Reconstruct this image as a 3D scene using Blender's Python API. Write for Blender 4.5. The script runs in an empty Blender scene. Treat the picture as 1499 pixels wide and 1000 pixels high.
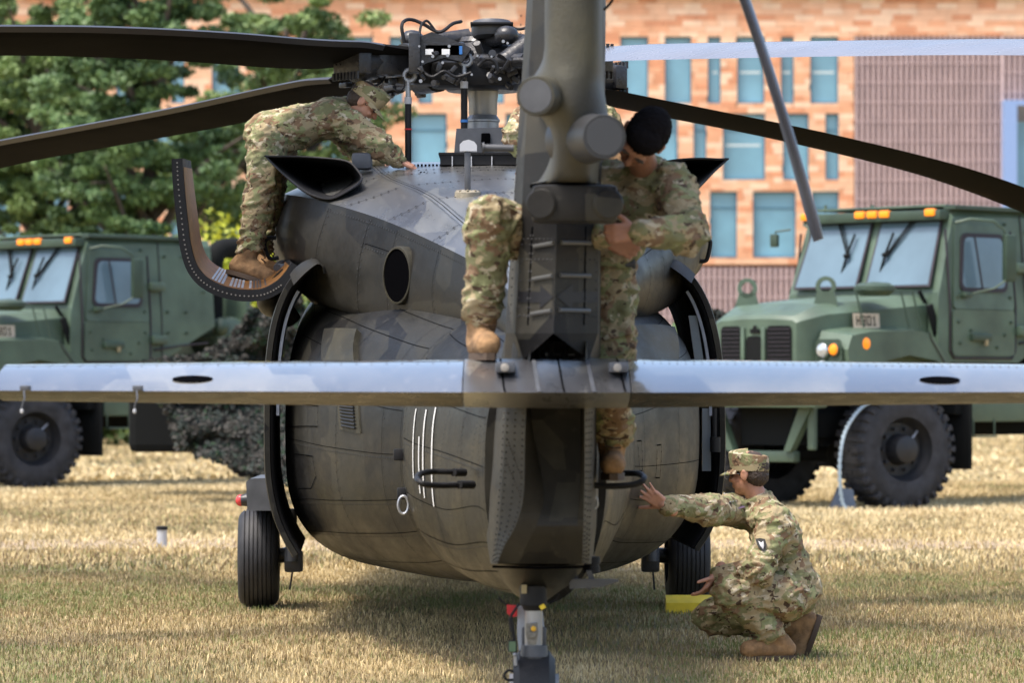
import bpy, bmesh, math, random
import numpy as np
from mathutils import Vector, Matrix, noise
random.seed(7)
SC = bpy.context.scene
COL = SC.collection
rad = math.radians
# ---------------------------------------------------------------- camera
F, H, CX, HY = 5850.0, 1.45, 749.5, 564.0
cam_d = bpy.data.cameras.new("camera"); cam = bpy.data.objects.new("camera", cam_d); COL.objects.link(cam)
cam.location = (0, 0, H); cam.rotation_euler = (rad(90), 0, 0)
cam_d.sensor_width = 36.0; cam_d.lens = F*36.0/1499.0; cam_d.shift_y = 64.0/1499.0
cam_d.clip_start = 0.5; cam_d.clip_end = 4000
cam_d.dof.use_dof = True; cam_d.dof.focus_distance = 21.8; cam_d.dof.aperture_fstop = 4.3
SC.camera = cam
# ---------------------------------------------------------------- light
SUN_EL, SUN_AZ = 66.0, 238.0        # azimuth clockwise from +Y (the view direction)
world = bpy.data.worlds.new("World"); SC.world = world; world.use_nodes = True
wn = world.node_tree; bg = wn.nodes["Background"]; sky = wn.nodes.new("ShaderNodeTexSky")
sky.sky_type = 'NISHITA'; sky.sun_disc = False; sky.sun_elevation = rad(SUN_EL); sky.sun_rotation = rad(SUN_AZ)
sky.air_density = 1.0; sky.dust_density = 4.0; sky.ozone_density = 1.0
wn.links.new(sky.outputs[0], bg.inputs[0]); bg.inputs[1].default_value = 0.15
sd = bpy.data.lights.new("sun", 'SUN'); sun = bpy.data.objects.new("sun", sd); COL.objects.link(sun)
sd.energy = 1.7; sd.angle = rad(11); sd.color = (1.0, 0.95, 0.88)
a, e = rad(SUN_AZ), rad(SUN_EL)
sdir = Vector((math.sin(a)*math.cos(e), math.cos(a)*math.cos(e), math.sin(e)))
sun.rotation_euler = sdir.to_track_quat('Z', 'Y').to_euler(); sun.location = (0, 0, 60)
SC.view_settings.view_transform = 'Standard'; SC.view_settings.look = 'None'
SC.view_settings.exposure = 1.27; SC.view_settings.gamma = 1.0
SC.render.engine = 'CYCLES'
# ---------------------------------------------------------------- helpers
def W(px, py, Y):
    return Vector(((px-CX)/F*Y, Y, H+(HY-py)/F*Y))
OFF = {}
def tag(o, label=None, cat=None, group=None, kind=None):
    if label: o['label'] = label
    if cat: o['category'] = cat
    if group: o['group'] = group
    if kind: o['kind'] = kind
    return o
def empty(name, loc=(0, 0, 0), rz=0.0, label=None, cat=None, group=None, local=False):
    o = bpy.data.objects.new(name, None); COL.objects.link(o); o.location = loc; o.rotation_euler = (0, 0, rz)
    o.empty_display_size = 0.3
    OFF[o.name] = Vector((0, 0, 0)) if local else Vector(loc)
    return tag(o, label, cat, group)
def mk(name, verts, faces, mat, parent=None, smooth=40, fm=None, kind=None, label=None):
    V = np.array(verts, dtype=np.float64).reshape(-1, 3)
    c = (V.min(0)+V.max(0))/2
    if parent is None: c[2] = V[:, 2].min()
    me = bpy.data.meshes.new(name)
    me.from_pydata((V-c).tolist(), [], faces)
    mats = mat if isinstance(mat, (list, tuple)) else [mat]
    for m in mats: me.materials.append(m)
    if fm is not None: me.polygons.foreach_set('material_index', fm)
    if smooth:
        me.polygons.foreach_set('use_smooth', [True]*len(me.polygons))
        me.update()
        if smooth < 179: me.set_sharp_from_angle(angle=rad(smooth))
    o = bpy.data.objects.new(name, me); COL.objects.link(o)
    cv = Vector(c)
    if parent is not None:
        o.parent = parent; o.location = cv-OFF[parent.name]
    else: o.location = cv
    OFF[o.name] = cv
    return tag(o, label, None, None, kind)
def ortho(d, up=Vector((0, 0, 1))):
    d = d.normalized()
    if abs(d.dot(up)) > 0.95: up = Vector((1, 0, 0)) if abs(d.x) < 0.9 else Vector((0, 1, 0))
    s = d.cross(up).normalized(); u = s.cross(d).normalized()
    return d, s, u
class MB:
    def __init__(s): s.v = []; s.f = []; s.m = []
    def add(s, vs, fs, mi=0):
        b = len(s.v); s.v += [tuple(v) for v in vs]; s.f += [[b+i for i in f] for f in fs]; s.m += [mi]*len(fs); return s
    def box(s, c, size, R=None, bev=0.0, mi=0):
        c = Vector(c); hx, hy, hz = [q/2 for q in size]
        if bev <= 0:
            P = [Vector((x*hx, y*hy, z*hz)) for x in (-1, 1) for y in (-1, 1) for z in (-1, 1)]
            Fs = [(0,1,3,2),(4,6,7,5),(0,4,5,1),(2,3,7,6),(0,2,6,4),(1,5,7,3)]
        else:
            bm = bmesh.new(); bmesh.ops.create_cube(bm, size=1.0)
            for v in bm.verts: v.co = Vector((v.co.x*2*hx, v.co.y*2*hy, v.co.z*2*hz))
            bmesh.ops.bevel(bm, geom=bm.edges[:], offset=bev, segments=2, affect='EDGES', profile=0.6)
            P = [v.co.copy() for v in bm.verts]; bm.verts.index_update()
            Fs = [[v.index for v in f.verts] for f in bm.faces]; bm.free()
        if R is not None: P = [R @ p for p in P]
        return s.add([p+c for p in P], Fs, mi)
    def hexa(s, P, mi=0):   # 8 pts: bottom 4 ccw, top 4 ccw
        return s.add(P, [(3,2,1,0),(4,5,6,7),(0,1,5,4),(1,2,6,5),(2,3,7,6),(3,0,4,7)], mi)
    def cyl(s, p, q, r1, r2=None, n=16, cap=True, mi=0):
        p, q = Vector(p), Vector(q); r2 = r1 if r2 is None else r2
        d, a_, b_ = ortho(q-p); vs = []
        for c, r in ((p, r1), (q, r2)):
            for i in range(n):
                t = 2*math.pi*i/n; vs.append(c+a_*math.cos(t)*r+b_*math.sin(t)*r)
        fs = [(i, (i+1) % n, n+(i+1) % n, n+i) for i in range(n)]
        if cap: fs += [tuple(range(n-1, -1, -1)), tuple(range(n, 2*n))]
        return s.add(vs, fs, mi)
    def tube(s, pts, r, n=8, closed=False, mi=0):
        pts = [Vector(p) for p in pts]; m = len(pts); R = r if isinstance(r, (list, tuple)) else [r]*m
        vs = []; prev = None
        for i, p in enumerate(pts):
            if closed: d = pts[(i+1) % m]-pts[i-1]
            else: d = pts[min(i+1, m-1)]-pts[max(i-1, 0)]
            d = d.normalized()
            if prev is None: _, a_, _u = ortho(d)
            else:
                a_ = prev-d*prev.dot(d)
                a_ = a_.normalized() if a_.length > 1e-6 else ortho(d)[1]
            prev = a_; b_ = d.cross(a_)
            for k in range(n):
                t = 2*math.pi*k/n; vs.append(p+a_*math.cos(t)*R[i]+b_*math.sin(t)*R[i])
        fs = []
        for i in range(m if closed else m-1):
            j = (i+1) % m
            for k in range(n): fs.append((i*n+k, i*n+(k+1) % n, j*n+(k+1) % n, j*n+k))
        if not closed: fs += [tuple(range(n-1, -1, -1)), tuple(range((m-1)*n, m*n))]
        return s.add(vs, fs, mi)
    def lathe(s, prof, o, axis, n=32, mi=0):   # prof: (along, radius)
        o = Vector(o); d, a_, b_ = ortho(Vector(axis)); vs = []
        for (h, r) in prof:
            for k in range(n):
                t = 2*math.pi*k/n; vs.append(o+d*h+(a_*math.cos(t)+b_*math.sin(t))*max(r, 1e-4))
        fs = []
        for i in range(len(prof)-1):
            for k in range(n): fs.append((i*n+k, i*n+(k+1) % n, (i+1)*n+(k+1) % n, (i+1)*n+k))
        return s.add(vs, fs, mi)
    def grid(s, G, closed=False, mi=0):
        n = len(G[0]); vs = [p for row in G for p in row]; fs = []
        for i in range(len(G)-1):
            for k in range(n if closed else n-1):
                fs.append((i*n+k, i*n+(k+1) % n, (i+1)*n+(k+1) % n, (i+1)*n+k))
        return s.add(vs, fs, mi)
    def prism(s, poly, ext, mi=0):     # poly: 3D pts, ext: Vector
        n = len(poly); e_ = Vector(ext); vs = [Vector(p) for p in poly]+[Vector(p)+e_ for p in poly]
        fs = [tuple(range(n-1, -1, -1)), tuple(range(n, 2*n))]+[(i, (i+1) % n, n+(i+1) % n, n+i) for i in range(n)]
        return s.add(vs, fs, mi)
    def ell(s, c, rx, ry, rz, R=None, n=16, mi=0):
        c = Vector(c); vs = []; m = n//2
        for i in range(m+1):
            ph = math.pi*i/m
            for k in range(n):
                t = 2*math.pi*k/n
                p = Vector((rx*math.sin(ph)*math.cos(t), ry*math.sin(ph)*math.sin(t), rz*math.cos(ph)))
                vs.append(c+(R @ p if R is not None else p))
        fs = [(i*n+k, (i+1)*n+k, (i+1)*n+(k+1) % n, i*n+(k+1) % n) for i in range(m) for k in range(n)]
        return s.add(vs, fs, mi)
    def capsule(s, p, q, r1, r2, n=14):
        s.cyl(p, q, r1, r2, n); s.ell(p, r1, r1, r1, n=n); s.ell(q, r2, r2, r2, n=n); return s
    def build(s, name, mat, parent=None, smooth=40, kind=None, label=None):
        return mk(name, s.v, s.f, mat, parent, smooth, s.m if isinstance(mat, (list, tuple)) else None, kind, label)
def cr(P, t):      # catmull-rom through list, t in 0..1
    n = len(P)-1; x = min(max(t*n, 0), n-1e-6); i = int(x); f = x-i
    p1, p2 = P[i], P[i+1]; p0 = P[i-1] if i > 0 else p1*2-p2; p3 = P[i+2] if i+2 <= n else p2*2-p1
    return (p1*2+(p2-p0)*f+(p0*2-p1*5+p2*4-p3)*f*f+(p1*3-p0-p2*3+p3)*f*f*f)*0.5
def path(P, n): return [cr([Vector(p) for p in P], i/(n-1)) for i in range(n)]
def pxpath(L, n=24): return path([W(*p) for p in L], n)
class Loft:
    """sections -> smooth surface u (along) v (round)"""
    def __init__(s, secs): s.S = secs
    def pt(s, u, v):
        return cr([cr(sec, v) for sec in s.S], u)
    def grid(s, nu, nv, u0=0, u1=1, v0=0, v1=1):
        return [[s.pt(u0+(u1-u0)*i/nu, v0+(v1-v0)*j/nv) for j in range(nv+1)] for i in range(nu+1)]
    def nrm(s, u, v):
        a_ = s.pt(min(u+.01, 1), v)-s.pt(max(u-.01, 0), v); b_ = s.pt(u, min(v+.01, 1))-s.pt(u, max(v-.01, 0))
        n = a_.cross(b_); return n.normalized() if n.length > 1e-9 else Vector((0, -1, 0))
def strip(mb, P, N, w, off, mi=0):
    """thin ribbon along points with normals, lifted by off"""
    n = len(P); vs = []
    for i in range(n):
        d = (P[min(i+1, n-1)]-P[max(i-1, 0)]).normalized(); s_ = d.cross(N[i]).normalized()*w/2
        vs += [P[i]+N[i]*off+s_, P[i]+N[i]*off-s_]
    mb.add(vs, [(2*i, 2*i+1, 2*i+3, 2*i+2) for i in range(n-1)], mi)
def rivets(mb, P, N, step=0.04, r=0.006, off=0.002, mi=0):
    acc = 0.0
    for i in range(len(P)-1):
        L = (P[i+1]-P[i]).length; t = -acc
        while t+step <= L:
            t += step; c = P[i].lerp(P[i+1], t/L)+N[i]*off; d, a_, b_ = ortho(N[i])
            mb.add([c+d*0.0015]+[c+a_*math.cos(k*math.pi/3)*r+b_*math.sin(k*math.pi/3)*r for k in range(6)],
                   [(0, k+1, (k+1) % 6+1) for k in range(6)], mi)
        acc = L-t
def outward(N, P, c):     # flip normals to point away from c(P)
    return [n if n.dot(p-c(p)) > 0 else -n for n, p in zip(N, P)]
# ---------------------------------------------------------------- materials
def M(name, col, rough=0.5, metal=0.0, var=0.0, vs=3.0, bump=0.0, bs=60.0, ior=None, coat=0.0, emit=None, rvar=0.0, cols=None, spec=None):
    m = bpy.data.materials.new(name); m.use_nodes = True; nt = m.node_tree; b = nt.nodes["Principled BSDF"]
    b.inputs["Base Color"].default_value = (*col, 1); b.inputs["Roughness"].default_value = rough; b.inputs["Metallic"].default_value = metal
    if ior: b.inputs["IOR"].default_value = ior
    if spec is not None: b.inputs["Specular IOR Level"].default_value = spec
    if coat: b.inputs["Coat Weight"].default_value = coat; b.inputs["Coat Roughness"].default_value = 0.12
    if emit: b.inputs["Emission Color"].default_value = (*emit[0], 1); b.inputs["Emission Strength"].default_value = emit[1]
    g = nt.nodes.new("ShaderNodeNewGeometry")
    def nz(scale, det=4.0):
        t = nt.nodes.new("ShaderNodeTexNoise"); t.inputs["Scale"].default_value = scale; t.inputs["Detail"].default_value = det
        nt.links.new(g.outputs["Position"], t.inputs["Vector"]); return t
    if var or cols:
        t = nz(vs); r = nt.nodes.new("ShaderNodeValToRGB"); nt.links.new(t.outputs["Fac"], r.inputs[0])
        lo = cols[0] if cols else tuple(c*(1-var) for c in col); hi = cols[-1] if cols else tuple(min(1, c*(1+var)) for c in col)
        r.color_ramp.elements[0].position = 0.3; r.color_ramp.elements[1].position = 0.7
        r.color_ramp.elements[0].color = (*lo, 1); r.color_ramp.elements[1].color = (*hi, 1)
        if cols and len(cols) > 2:
            for i, c in enumerate(cols[1:-1]):
                el = r.color_ramp.elements.new(0.3+0.4*(i+1)/(len(cols)-1)); el.color = (*c, 1)
        nt.links.new(r.outputs[0], b.inputs["Base Color"])
    if rvar:
        t = nz(vs*2.3+1); mr = nt.nodes.new("ShaderNodeMapRange"); mr.inputs[1].default_value = .3; mr.inputs[2].default_value = .7
        mr.inputs[3].default_value = max(.05, rough-rvar); mr.inputs[4].default_value = min(1, rough+rvar)
        nt.links.new(t.outputs["Fac"], mr.inputs[0]); nt.links.new(mr.outputs[0], b.inputs["Roughness"])
    if bump:
        t = nz(bs); bp = nt.nodes.new("ShaderNodeBump"); bp.inputs["Strength"].default_value = bump; bp.inputs["Distance"].default_value = 0.01
        nt.links.new(t.outputs["Fac"], bp.inputs["Height"]); nt.links.new(bp.outputs[0], b.inputs["Normal"])
    return m
def heli_mat(name, base, gloss=0.38, bmp=.3, ior=1.24):
    m = bpy.data.materials.new(name); m.use_nodes = True; nt = m.node_tree; b = nt.nodes["Principled BSDF"]; L = nt.links.new; b.inputs["IOR"].default_value = ior
    g = nt.nodes.new("ShaderNodeNewGeometry")
    def tex(kind, scale, mp=(1, 1, 1)):
        mpn = nt.nodes.new("ShaderNodeMapping"); mpn.inputs["Scale"].default_value = mp; L(g.outputs["Position"], mpn.inputs[0])
        t = nt.nodes.new(kind); t.inputs["Scale"].default_value = scale; L(mpn.outputs[0], t.inputs["Vector"]); return t
    big = tex("ShaderNodeTexVoronoi", 3.0, (1, .3, .9)); big.distance = 'CHEBYCHEV'      # touched-up panels
    r1 = nt.nodes.new("ShaderNodeValToRGB"); L(big.outputs["Color"], r1.inputs[0])
    c = base
    r1.color_ramp.elements[0].position = .15; r1.color_ramp.elements[1].position = .9
    r1.color_ramp.elements[0].color = (c[0]*.55, c[1]*.56, c[2]*.62, 1); r1.color_ramp.elements[1].color = (c[0]*1.75, c[1]*1.72, c[2]*1.5, 1)
    n2 = tex("ShaderNodeTexNoise", 5, (1, .25, .9)); n2.inputs["Detail"].default_value = 7; n2.inputs["Roughness"].default_value = .65
    r2 = nt.nodes.new("ShaderNodeValToRGB"); L(n2.outputs["Fac"], r2.inputs[0])
    r2.color_ramp.elements[0].position = .3; r2.color_ramp.elements[1].position = .72
    r2.color_ramp.elements[0].color = (.62, .62, .62, 1); r2.color_ramp.elements[1].color = (1.3, 1.26, 1.18, 1)
    mx = nt.nodes.new("ShaderNodeMix"); mx.data_type = 'RGBA'; mx.blend_type = 'MULTIPLY'; mx.inputs[0].default_value = 1
    L(r1.outputs[0], mx.inputs[6]); L(r2.outputs[0], mx.inputs[7])
    n3 = tex("ShaderNodeTexNoise", 22.0, (1, .25, .9)); n3.inputs["Detail"].default_value = 8
    r3 = nt.nodes.new("ShaderNodeValToRGB"); L(n3.outputs["Fac"], r3.inputs[0])       # scuffs
    r3.color_ramp.elements[0].position = .60; r3.color_ramp.elements[1].position = .72
    r3.color_ramp.elements[0].color = (0, 0, 0, 1); r3.color_ramp.elements[1].color = (.35, .35, .35, 1)
    m2 = nt.nodes.new("ShaderNodeMix"); m2.data_type = 'RGBA'; L(r3.outputs[0], m2.inputs[0]); L(mx.outputs[2], m2.inputs[6])
    m2.inputs[7].default_value = (c[0]*2.2, c[1]*2.1, c[2]*1.9, 1)
    L(m2.outputs[2], b.inputs["Base Color"])
    mr = nt.nodes.new("ShaderNodeMapRange"); mr.inputs[1].default_value = .3; mr.inputs[2].default_value = .7
    mr.inputs[3].default_value = max(.08, gloss-.1); mr.inputs[4].default_value = gloss+.16; L(n2.outputs["Fac"], mr.inputs[0]); L(mr.outputs[0], b.inputs["Roughness"])
    nb = tex("ShaderNodeTexNoise", 4.5, (1, .35, 1)); nb2 = tex("ShaderNodeTexNoise", 90.0)
    ad = nt.nodes.new("ShaderNodeMath"); ad.operation = 'MULTIPLY_ADD'; L(nb2.outputs["Fac"], ad.inputs[0]); ad.inputs[1].default_value = .06; L(nb.outputs["Fac"], ad.inputs[2])
    bp = nt.nodes.new("ShaderNodeBump"); bp.inputs["Strength"].default_value = bmp; bp.inputs["Distance"].default_value = .02
    L(ad.outputs[0], bp.inputs["Height"]); L(bp.outputs[0], b.inputs["Normal"])
    return m
def camo_mat(name, k=1.0, seed=0.0):
    m = bpy.data.materials.new(name); m.use_nodes = True; nt = m.node_tree; b = nt.nodes["Principled BSDF"]; L = nt.links.new
    g = nt.nodes.new("ShaderNodeNewGeometry"); mp = nt.nodes.new("ShaderNodeMapping")
    mp.inputs["Location"].default_value = (seed, seed*1.7, seed*.6); mp.inputs["Scale"].default_value = (1, 1, 1.35)
    L(g.outputs["Position"], mp.inputs[0])
    def layer(prev, scale, thr, col, det=2.5, off=0.0):
        mo = nt.nodes.new("ShaderNodeMapping"); mo.inputs["Location"].default_value = (off*3.1, off, off*2.3); L(mp.outputs[0], mo.inputs[0])
        t = nt.nodes.new("ShaderNodeTexNoise"); t.inputs["Scale"].default_value = scale; t.inputs["Detail"].default_value = det
        t.inputs["Roughness"].default_value = .55; t.inputs["Distortion"].default_value = .35
        L(mo.outputs[0], t.inputs["Vector"])
        mr = nt.nodes.new("ShaderNodeMapRange"); mr.inputs[1].default_value = thr; mr.inputs[2].default_value = thr+.018; L(t.outputs["Fac"], mr.inputs[0])
        mx = nt.nodes.new("ShaderNodeMix"); mx.data_type = 'RGBA'; L(mr.outputs[0], mx.inputs[0])
        if isinstance(prev, tuple): mx.inputs[6].default_value = (*[q*k for q in prev], 1)
        else: L(prev, mx.inputs[6])
        mx.inputs[7].default_value = (*[q*k for q in col], 1)
        return mx.outputs[2]
    c = layer((.36, .29, .17), 9.0, .50, (.205, .20, .10), 3, 1)      # tan / olive
    c = layer(c, 10.5, .555, (.225, .145, .085), 3, 5)                  # brown
    c = layer(c, 12.5, .57, (.26, .27, .13), 3, 9)                     # light green
    c = layer(c, 17.0, .60, (.50, .43, .30), 3, 13)                  # pale
    c = layer(c, 24.0, .615, (.085, .055, .035), 3, 17)                # dark twigs
    L(c, b.inputs["Base Color"]); b.inputs["Roughness"].default_value = .85
    b.inputs["Specular IOR Level"].default_value = .25
    nb = nt.nodes.new("ShaderNodeTexNoise"); nb.inputs["Scale"].default_value = 26; nb.inputs["Detail"].default_value = 5; nb.inputs["Distortion"].default_value = 1.2
    L(g.outputs["Position"], nb.inputs["Vector"])
    bp = nt.nodes.new("ShaderNodeBump"); bp.inputs["Strength"].default_value = .55; bp.inputs["Distance"].default_value = .012
    L(nb.outputs["Fac"], bp.inputs["Height"]); L(bp.outputs[0], b.inputs["Normal"])
    return m
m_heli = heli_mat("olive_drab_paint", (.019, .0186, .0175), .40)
m_heli_top = heli_mat("upper_skin_sky_sheen", (.085, .086, .088), .30, .10, 1.5)  # hull paint lightened to grey: sky sheen put into the base colour
m_heli_pyl = heli_mat("olive_drab_fin_paint", (.029, .028, .0265), .50)
m_stab = heli_mat("stabilator_sky_sheen", (.15, .145, .14), .10, .04, 1.5)  # pale base helps imitate the sky mirrored in the top
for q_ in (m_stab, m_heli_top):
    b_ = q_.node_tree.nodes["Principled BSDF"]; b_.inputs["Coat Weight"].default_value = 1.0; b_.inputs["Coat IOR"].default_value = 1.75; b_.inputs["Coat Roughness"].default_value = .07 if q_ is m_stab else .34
m_black = M("flat_black", (.010, .010, .011), .6, rvar=.1, spec=.3)
m_bladeb = M("blade_black", (.008, .0075, .007), .8, var=.35, vs=2.2, ior=1.1)
m_hub = M("hub_black", (.022, .022, .024), .38, var=.4, vs=14, rvar=.15, bump=.3, bs=40)
m_line = M("panel_gap", (.002, .002, .0025), 1.0, ior=1.05)
m_rivet = M("rivet_dark", (.018, .017, .016), .45)
m_rivl = M("rivet_worn", (.22, .20, .17), .4)
m_steel = M("bright_steel", (.34, .35, .37), .36, .55, rvar=.1)
m_strut = M("pale_blue_grey_paint", (.42, .46, .52), .4, var=.15, vs=20)
m_grey = M("grey_paint", (.075, .079, .088), .45, var=.25, vs=9)
m_lgrey = M("light_grey_paint", (.45, .46, .48), .4)
m_rub = M("tyre_rubber", (.017, .017, .019), .62, var=.35, vs=9, bump=.2, bs=90)
m_white = M("white_marking", (.72, .72, .70), .5)
m_red = M("red_fabric", (.55, .02, .025), .6)
m_redl = M("red_lens", (.55, .05, .05), .2)
m_blue = M("blue_tape", (.03, .16, .45), .5)
m_yel = M("yellow_paint", (.80, .58, .03), .45, var=.12, vs=12)
m_ylw = M("yellow_tape", (.75, .42, .03), .5)
m_orange = M("orange_honeycomb", (.30, .13, .025), .55, var=.3, vs=20)
m_skin = M("skin", (.50, .25, .16), .5, var=.12, vs=25, bump=.15, bs=120)
m_skin2 = M("skin_darker", (.30, .145, .09), .5, var=.12, vs=25, bump=.15, bs=120)
m_hair = M("hair_black", (.007, .006, .007), .9, bump=.8, bs=160, spec=.1)
m_hairb = M("hair_brown", (.05, .032, .022), .6, bump=.6, bs=160)
m_boot = M("tan_boot_suede", (.27, .155, .07), .85, var=.4, vs=22, bump=.4, bs=60)
m_sole = M("boot_sole", (.08, .05, .03), .7)
m_lace = M("boot_lace", (.07, .04, .02), .9)
m_camo = [camo_mat("camouflage_cloth_%s" % n_, k_, s_) for n_, k_, s_ in (("a", 1.0, .0), ("b", 1.0, 3.3), ("c", .85, 7.7), ("d", 1.0, 11.0))]
m_patch = M("patch_tan", (.33, .27, .15), .85)
# ================================================================ SETTING
def ground_mat():
    m = bpy.data.materials.new("dry_lawn_soil"); m.use_nodes = True; nt = m.node_tree; b = nt.nodes["Principled BSDF"]; L = nt.links.new
    g = nt.nodes.new("ShaderNodeNewGeometry")
    def nz(sc, mp, det=6):
        q = nt.nodes.new("ShaderNodeMapping"); q.inputs["Scale"].default_value = mp; L(g.outputs["Position"], q.inputs[0])
        t = nt.nodes.new("ShaderNodeTexNoise"); t.inputs["Scale"].default_value = sc; t.inputs["Detail"].default_value = det; L(q.outputs[0], t.inputs["Vector"]); return t
    t1 = nz(.5, (1, .45, 1)); r1 = nt.nodes.new("ShaderNodeValToRGB"); L(t1.outputs["Fac"], r1.inputs[0])
    e = r1.color_ramp.elements; e[0].position = .32; e[0].color = (.13, .13, .06, 1); e[1].position = .68; e[1].color = (.38, .30, .16, 1)
    q = e.new(.5); q.color = (.27, .21, .11, 1)
    t2 = nz(9, (1, .5, 1)); r2 = nt.nodes.new("ShaderNodeValToRGB"); L(t2.outputs["Fac"], r2.inputs[0])
    r2.color_ramp.elements[0].color = (.55, .55, .5, 1); r2.color_ramp.elements[1].color = (1.35, 1.3, 1.25, 1)
    mx = nt.nodes.new("ShaderNodeMix"); mx.data_type = 'RGBA'; mx.blend_type = 'MULTIPLY'; mx.inputs[0].default_value = 1
    L(r1.outputs[0], mx.inputs[6]); L(r2.outputs[0], mx.inputs[7]); L(mx.outputs[2], b.inputs["Base Color"]); b.inputs["Roughness"].default_value = .95
    return m
m_ground = ground_mat()
def sheet(name, x0, x1, y0, y1, z, mat, nx=2, ny=2, wob=0.0):
    vs = []; fs = []
    for j in range(ny+1):
        for i in range(nx+1):
            x = x0+(x1-x0)*i/nx; y = y0+(y1-y0)*j/ny
            if wob and j in (0, ny): y += wob*noise.noise(Vector((x*.5, j*7.0, 0)))+wob*.4*noise.noise(Vector((x*2.1, j*3.0, 5)))
            vs.append((x, y, z))
    for j in range(ny):
        for i in range(nx): a_ = j*(nx+1)+i; fs.append((a_, a_+1, a_+nx+2, a_+nx+1))
    return mk(name, vs, fs, mat, None, 0, kind='structure')
sheet("ground", -900, 900, -60, 1500, 0, m_ground)
m_path = M("trodden_earth", (.30, .225, .14), .95, var=.3, vs=5, bump=.4, bs=25)
path_o = sheet("path", -30, 40, 35.2, 37.2, .006, m_path, 160, 3, 1.0)
# ---- grass: one stuff object of many blades
def grass_mat():
    m = bpy.data.materials.new("grass_blades"); m.use_nodes = True; nt = m.node_tree; b = nt.nodes["Principled BSDF"]; L = nt.links.new
    at = nt.nodes.new("ShaderNodeAttribute"); at.attribute_name = "tint"; r = nt.nodes.new("ShaderNodeValToRGB"); L(at.outputs["Fac"], r.inputs[0])
    e = r.color_ramp.elements; e[0].position = 0; e[0].color = (.10, .15, .045, 1); e[1].position = 1; e[1].color = (.76, .63, .38, 1)
    for p_, c_ in ((.22, (.17, .20, .065)), (.38, (.30, .27, .12)), (.48, (.24, .17, .10)), (.62, (.50, .39, .19)), (.82, (.62, .49, .27))):
        q = e.new(p_); q.color = (*c_, 1)
    L(r.outputs[0], b.inputs["Base Color"]); b.inputs["Roughness"].default_value = .7; b.inputs["Specular IOR Level"].default_value = .3
    return m
m_grass = grass_mat()
def fbm2(x, y, seed, sc):
    """cheap smooth value noise, vectorised"""
    rs = np.random.RandomState(seed); T = rs.rand(256, 256)
    def vn(x, y):
        xi = np.floor(x).astype(int); yi = np.floor(y).astype(int); fx = x-xi; fy = y-yi
        fx = fx*fx*(3-2*fx); fy = fy*fy*(3-2*fy); a = T[xi % 256, yi % 256]; b_ = T[(xi+1) % 256, yi % 256]
        c = T[xi % 256, (yi+1) % 256]; d = T[(xi+1) % 256, (yi+1) % 256]
        return (a*(1-fx)+b_*fx)*(1-fy)+(c*(1-fx)+d*fx)*fy
    return (vn(x*sc, y*sc)*.5+vn(x*sc*2.3+9, y*sc*2.3+4)*.3+vn(x*sc*5.1+3, y*sc*5.1+8)*.2)
def grass(name, n, ya, yb, hmin, hmax, w, seed):
    rs = np.random.RandomState(seed)
    # uniform in area of the view wedge (plus a margin for side steps)
    u = rs.rand(n); Y = np.sqrt(ya*ya+(yb*yb-ya*ya)*u); X = (rs.rand(n)-.5)*2*(Y*.128+3.2)
    dry = fbm2(X+100, Y*.6+100, 3, .55); patch = fbm2(X+50, Y*.5+60, 5, .16); fine = fbm2(X+20, Y+20, 8, 2.6)
    band = ((Y > 35.0) & (Y < 37.4)) 
    keep = ~band | (rs.rand(n) < .5); 
    X, Y, dry, patch, fine = X[keep], Y[keep], dry[keep], patch[keep], fine[keep]; n = len(X)
    far = np.clip((Y-27)/9, 0, 1)
    t = .5+1.5*(dry-.5)*.5+1.5*(patch-.5)*.40+.5*(fine-.5)+.31*far-.08+rs.randn(n)*.115
    t = np.clip(t, 0, 1)
    hh = (hmin+(hmax-hmin)*rs.rand(n)**1.6)*(.65+.8*fine)
    ang = rs.rand(n)*6.283; lean = rs.rand(n)*.75; ww = w*(.6+.8*rs.rand(n))
    la = rs.rand(n)*6.283
    dx, dy = np.cos(ang)*ww/2, np.sin(ang)*ww/2
    lx, ly = np.cos(la)*lean*hh, np.sin(la)*lean*hh
    V = np.zeros((n, 5, 3), np.float32)
    V[:, 0] = np.stack([X-dx, Y-dy, np.zeros(n)], 1); V[:, 1] = np.stack([X+dx, Y+dy, np.zeros(n)], 1)
    V[:, 2] = np.stack([X+dx*.8+lx*.35, Y+dy*.8+ly*.35, hh*.55], 1); V[:, 3] = np.stack([X-dx*.8+lx*.35, Y-dy*.8+ly*.35, hh*.55], 1)
    V[:, 4] = np.stack([X+lx, Y+ly, hh*(1-.25*lean)], 1)
    me = bpy.data.meshes.new(name); me.vertices.add(n*5); me.vertices.foreach_set('co', V.reshape(-1))
    base = (np.arange(n)*5)[:, None]
    loops = np.concatenate([base+np.array([[0, 1, 2, 3]]), base+np.array([[3, 2, 4]])], 1).reshape(-1)
    me.loops.add(n*7); me.loops.foreach_set('vertex_index', loops.astype(np.int32))
    st = (np.arange(n)*7)[:, None]+np.array([[0, 4]]); me.polygons.add(n*2)
    me.polygons.foreach_set('loop_start', st.reshape(-1).astype(np.int32))
    me.update(calc_edges=True); me.materials.append(m_grass)
    at = me.attributes.new("tint", 'FLOAT', 'POINT'); at.data.foreach_set('value', np.repeat(t, 5).astype(np.float32))
    o = bpy.data.objects.new(name, me); COL.objects.link(o)
    return tag(o, None, None, None, 'stuff')
g1 = grass("lawn_grass", 330000, 17.0, 31, .015, .048, .0055, 1)
tag(g1, "dry straw coloured mown grass with green tufts around the helicopter", "grass")
g2 = grass("lawn_grass", 260000, 31, 60, .02, .07, .014, 2)
tag(g2, "sunlit yellow grass stretching from the helicopter to the trucks", "grass")
g3 = grass("lawn_grass", 90000, 60, 125, .04, .09, .05, 3)
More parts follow.
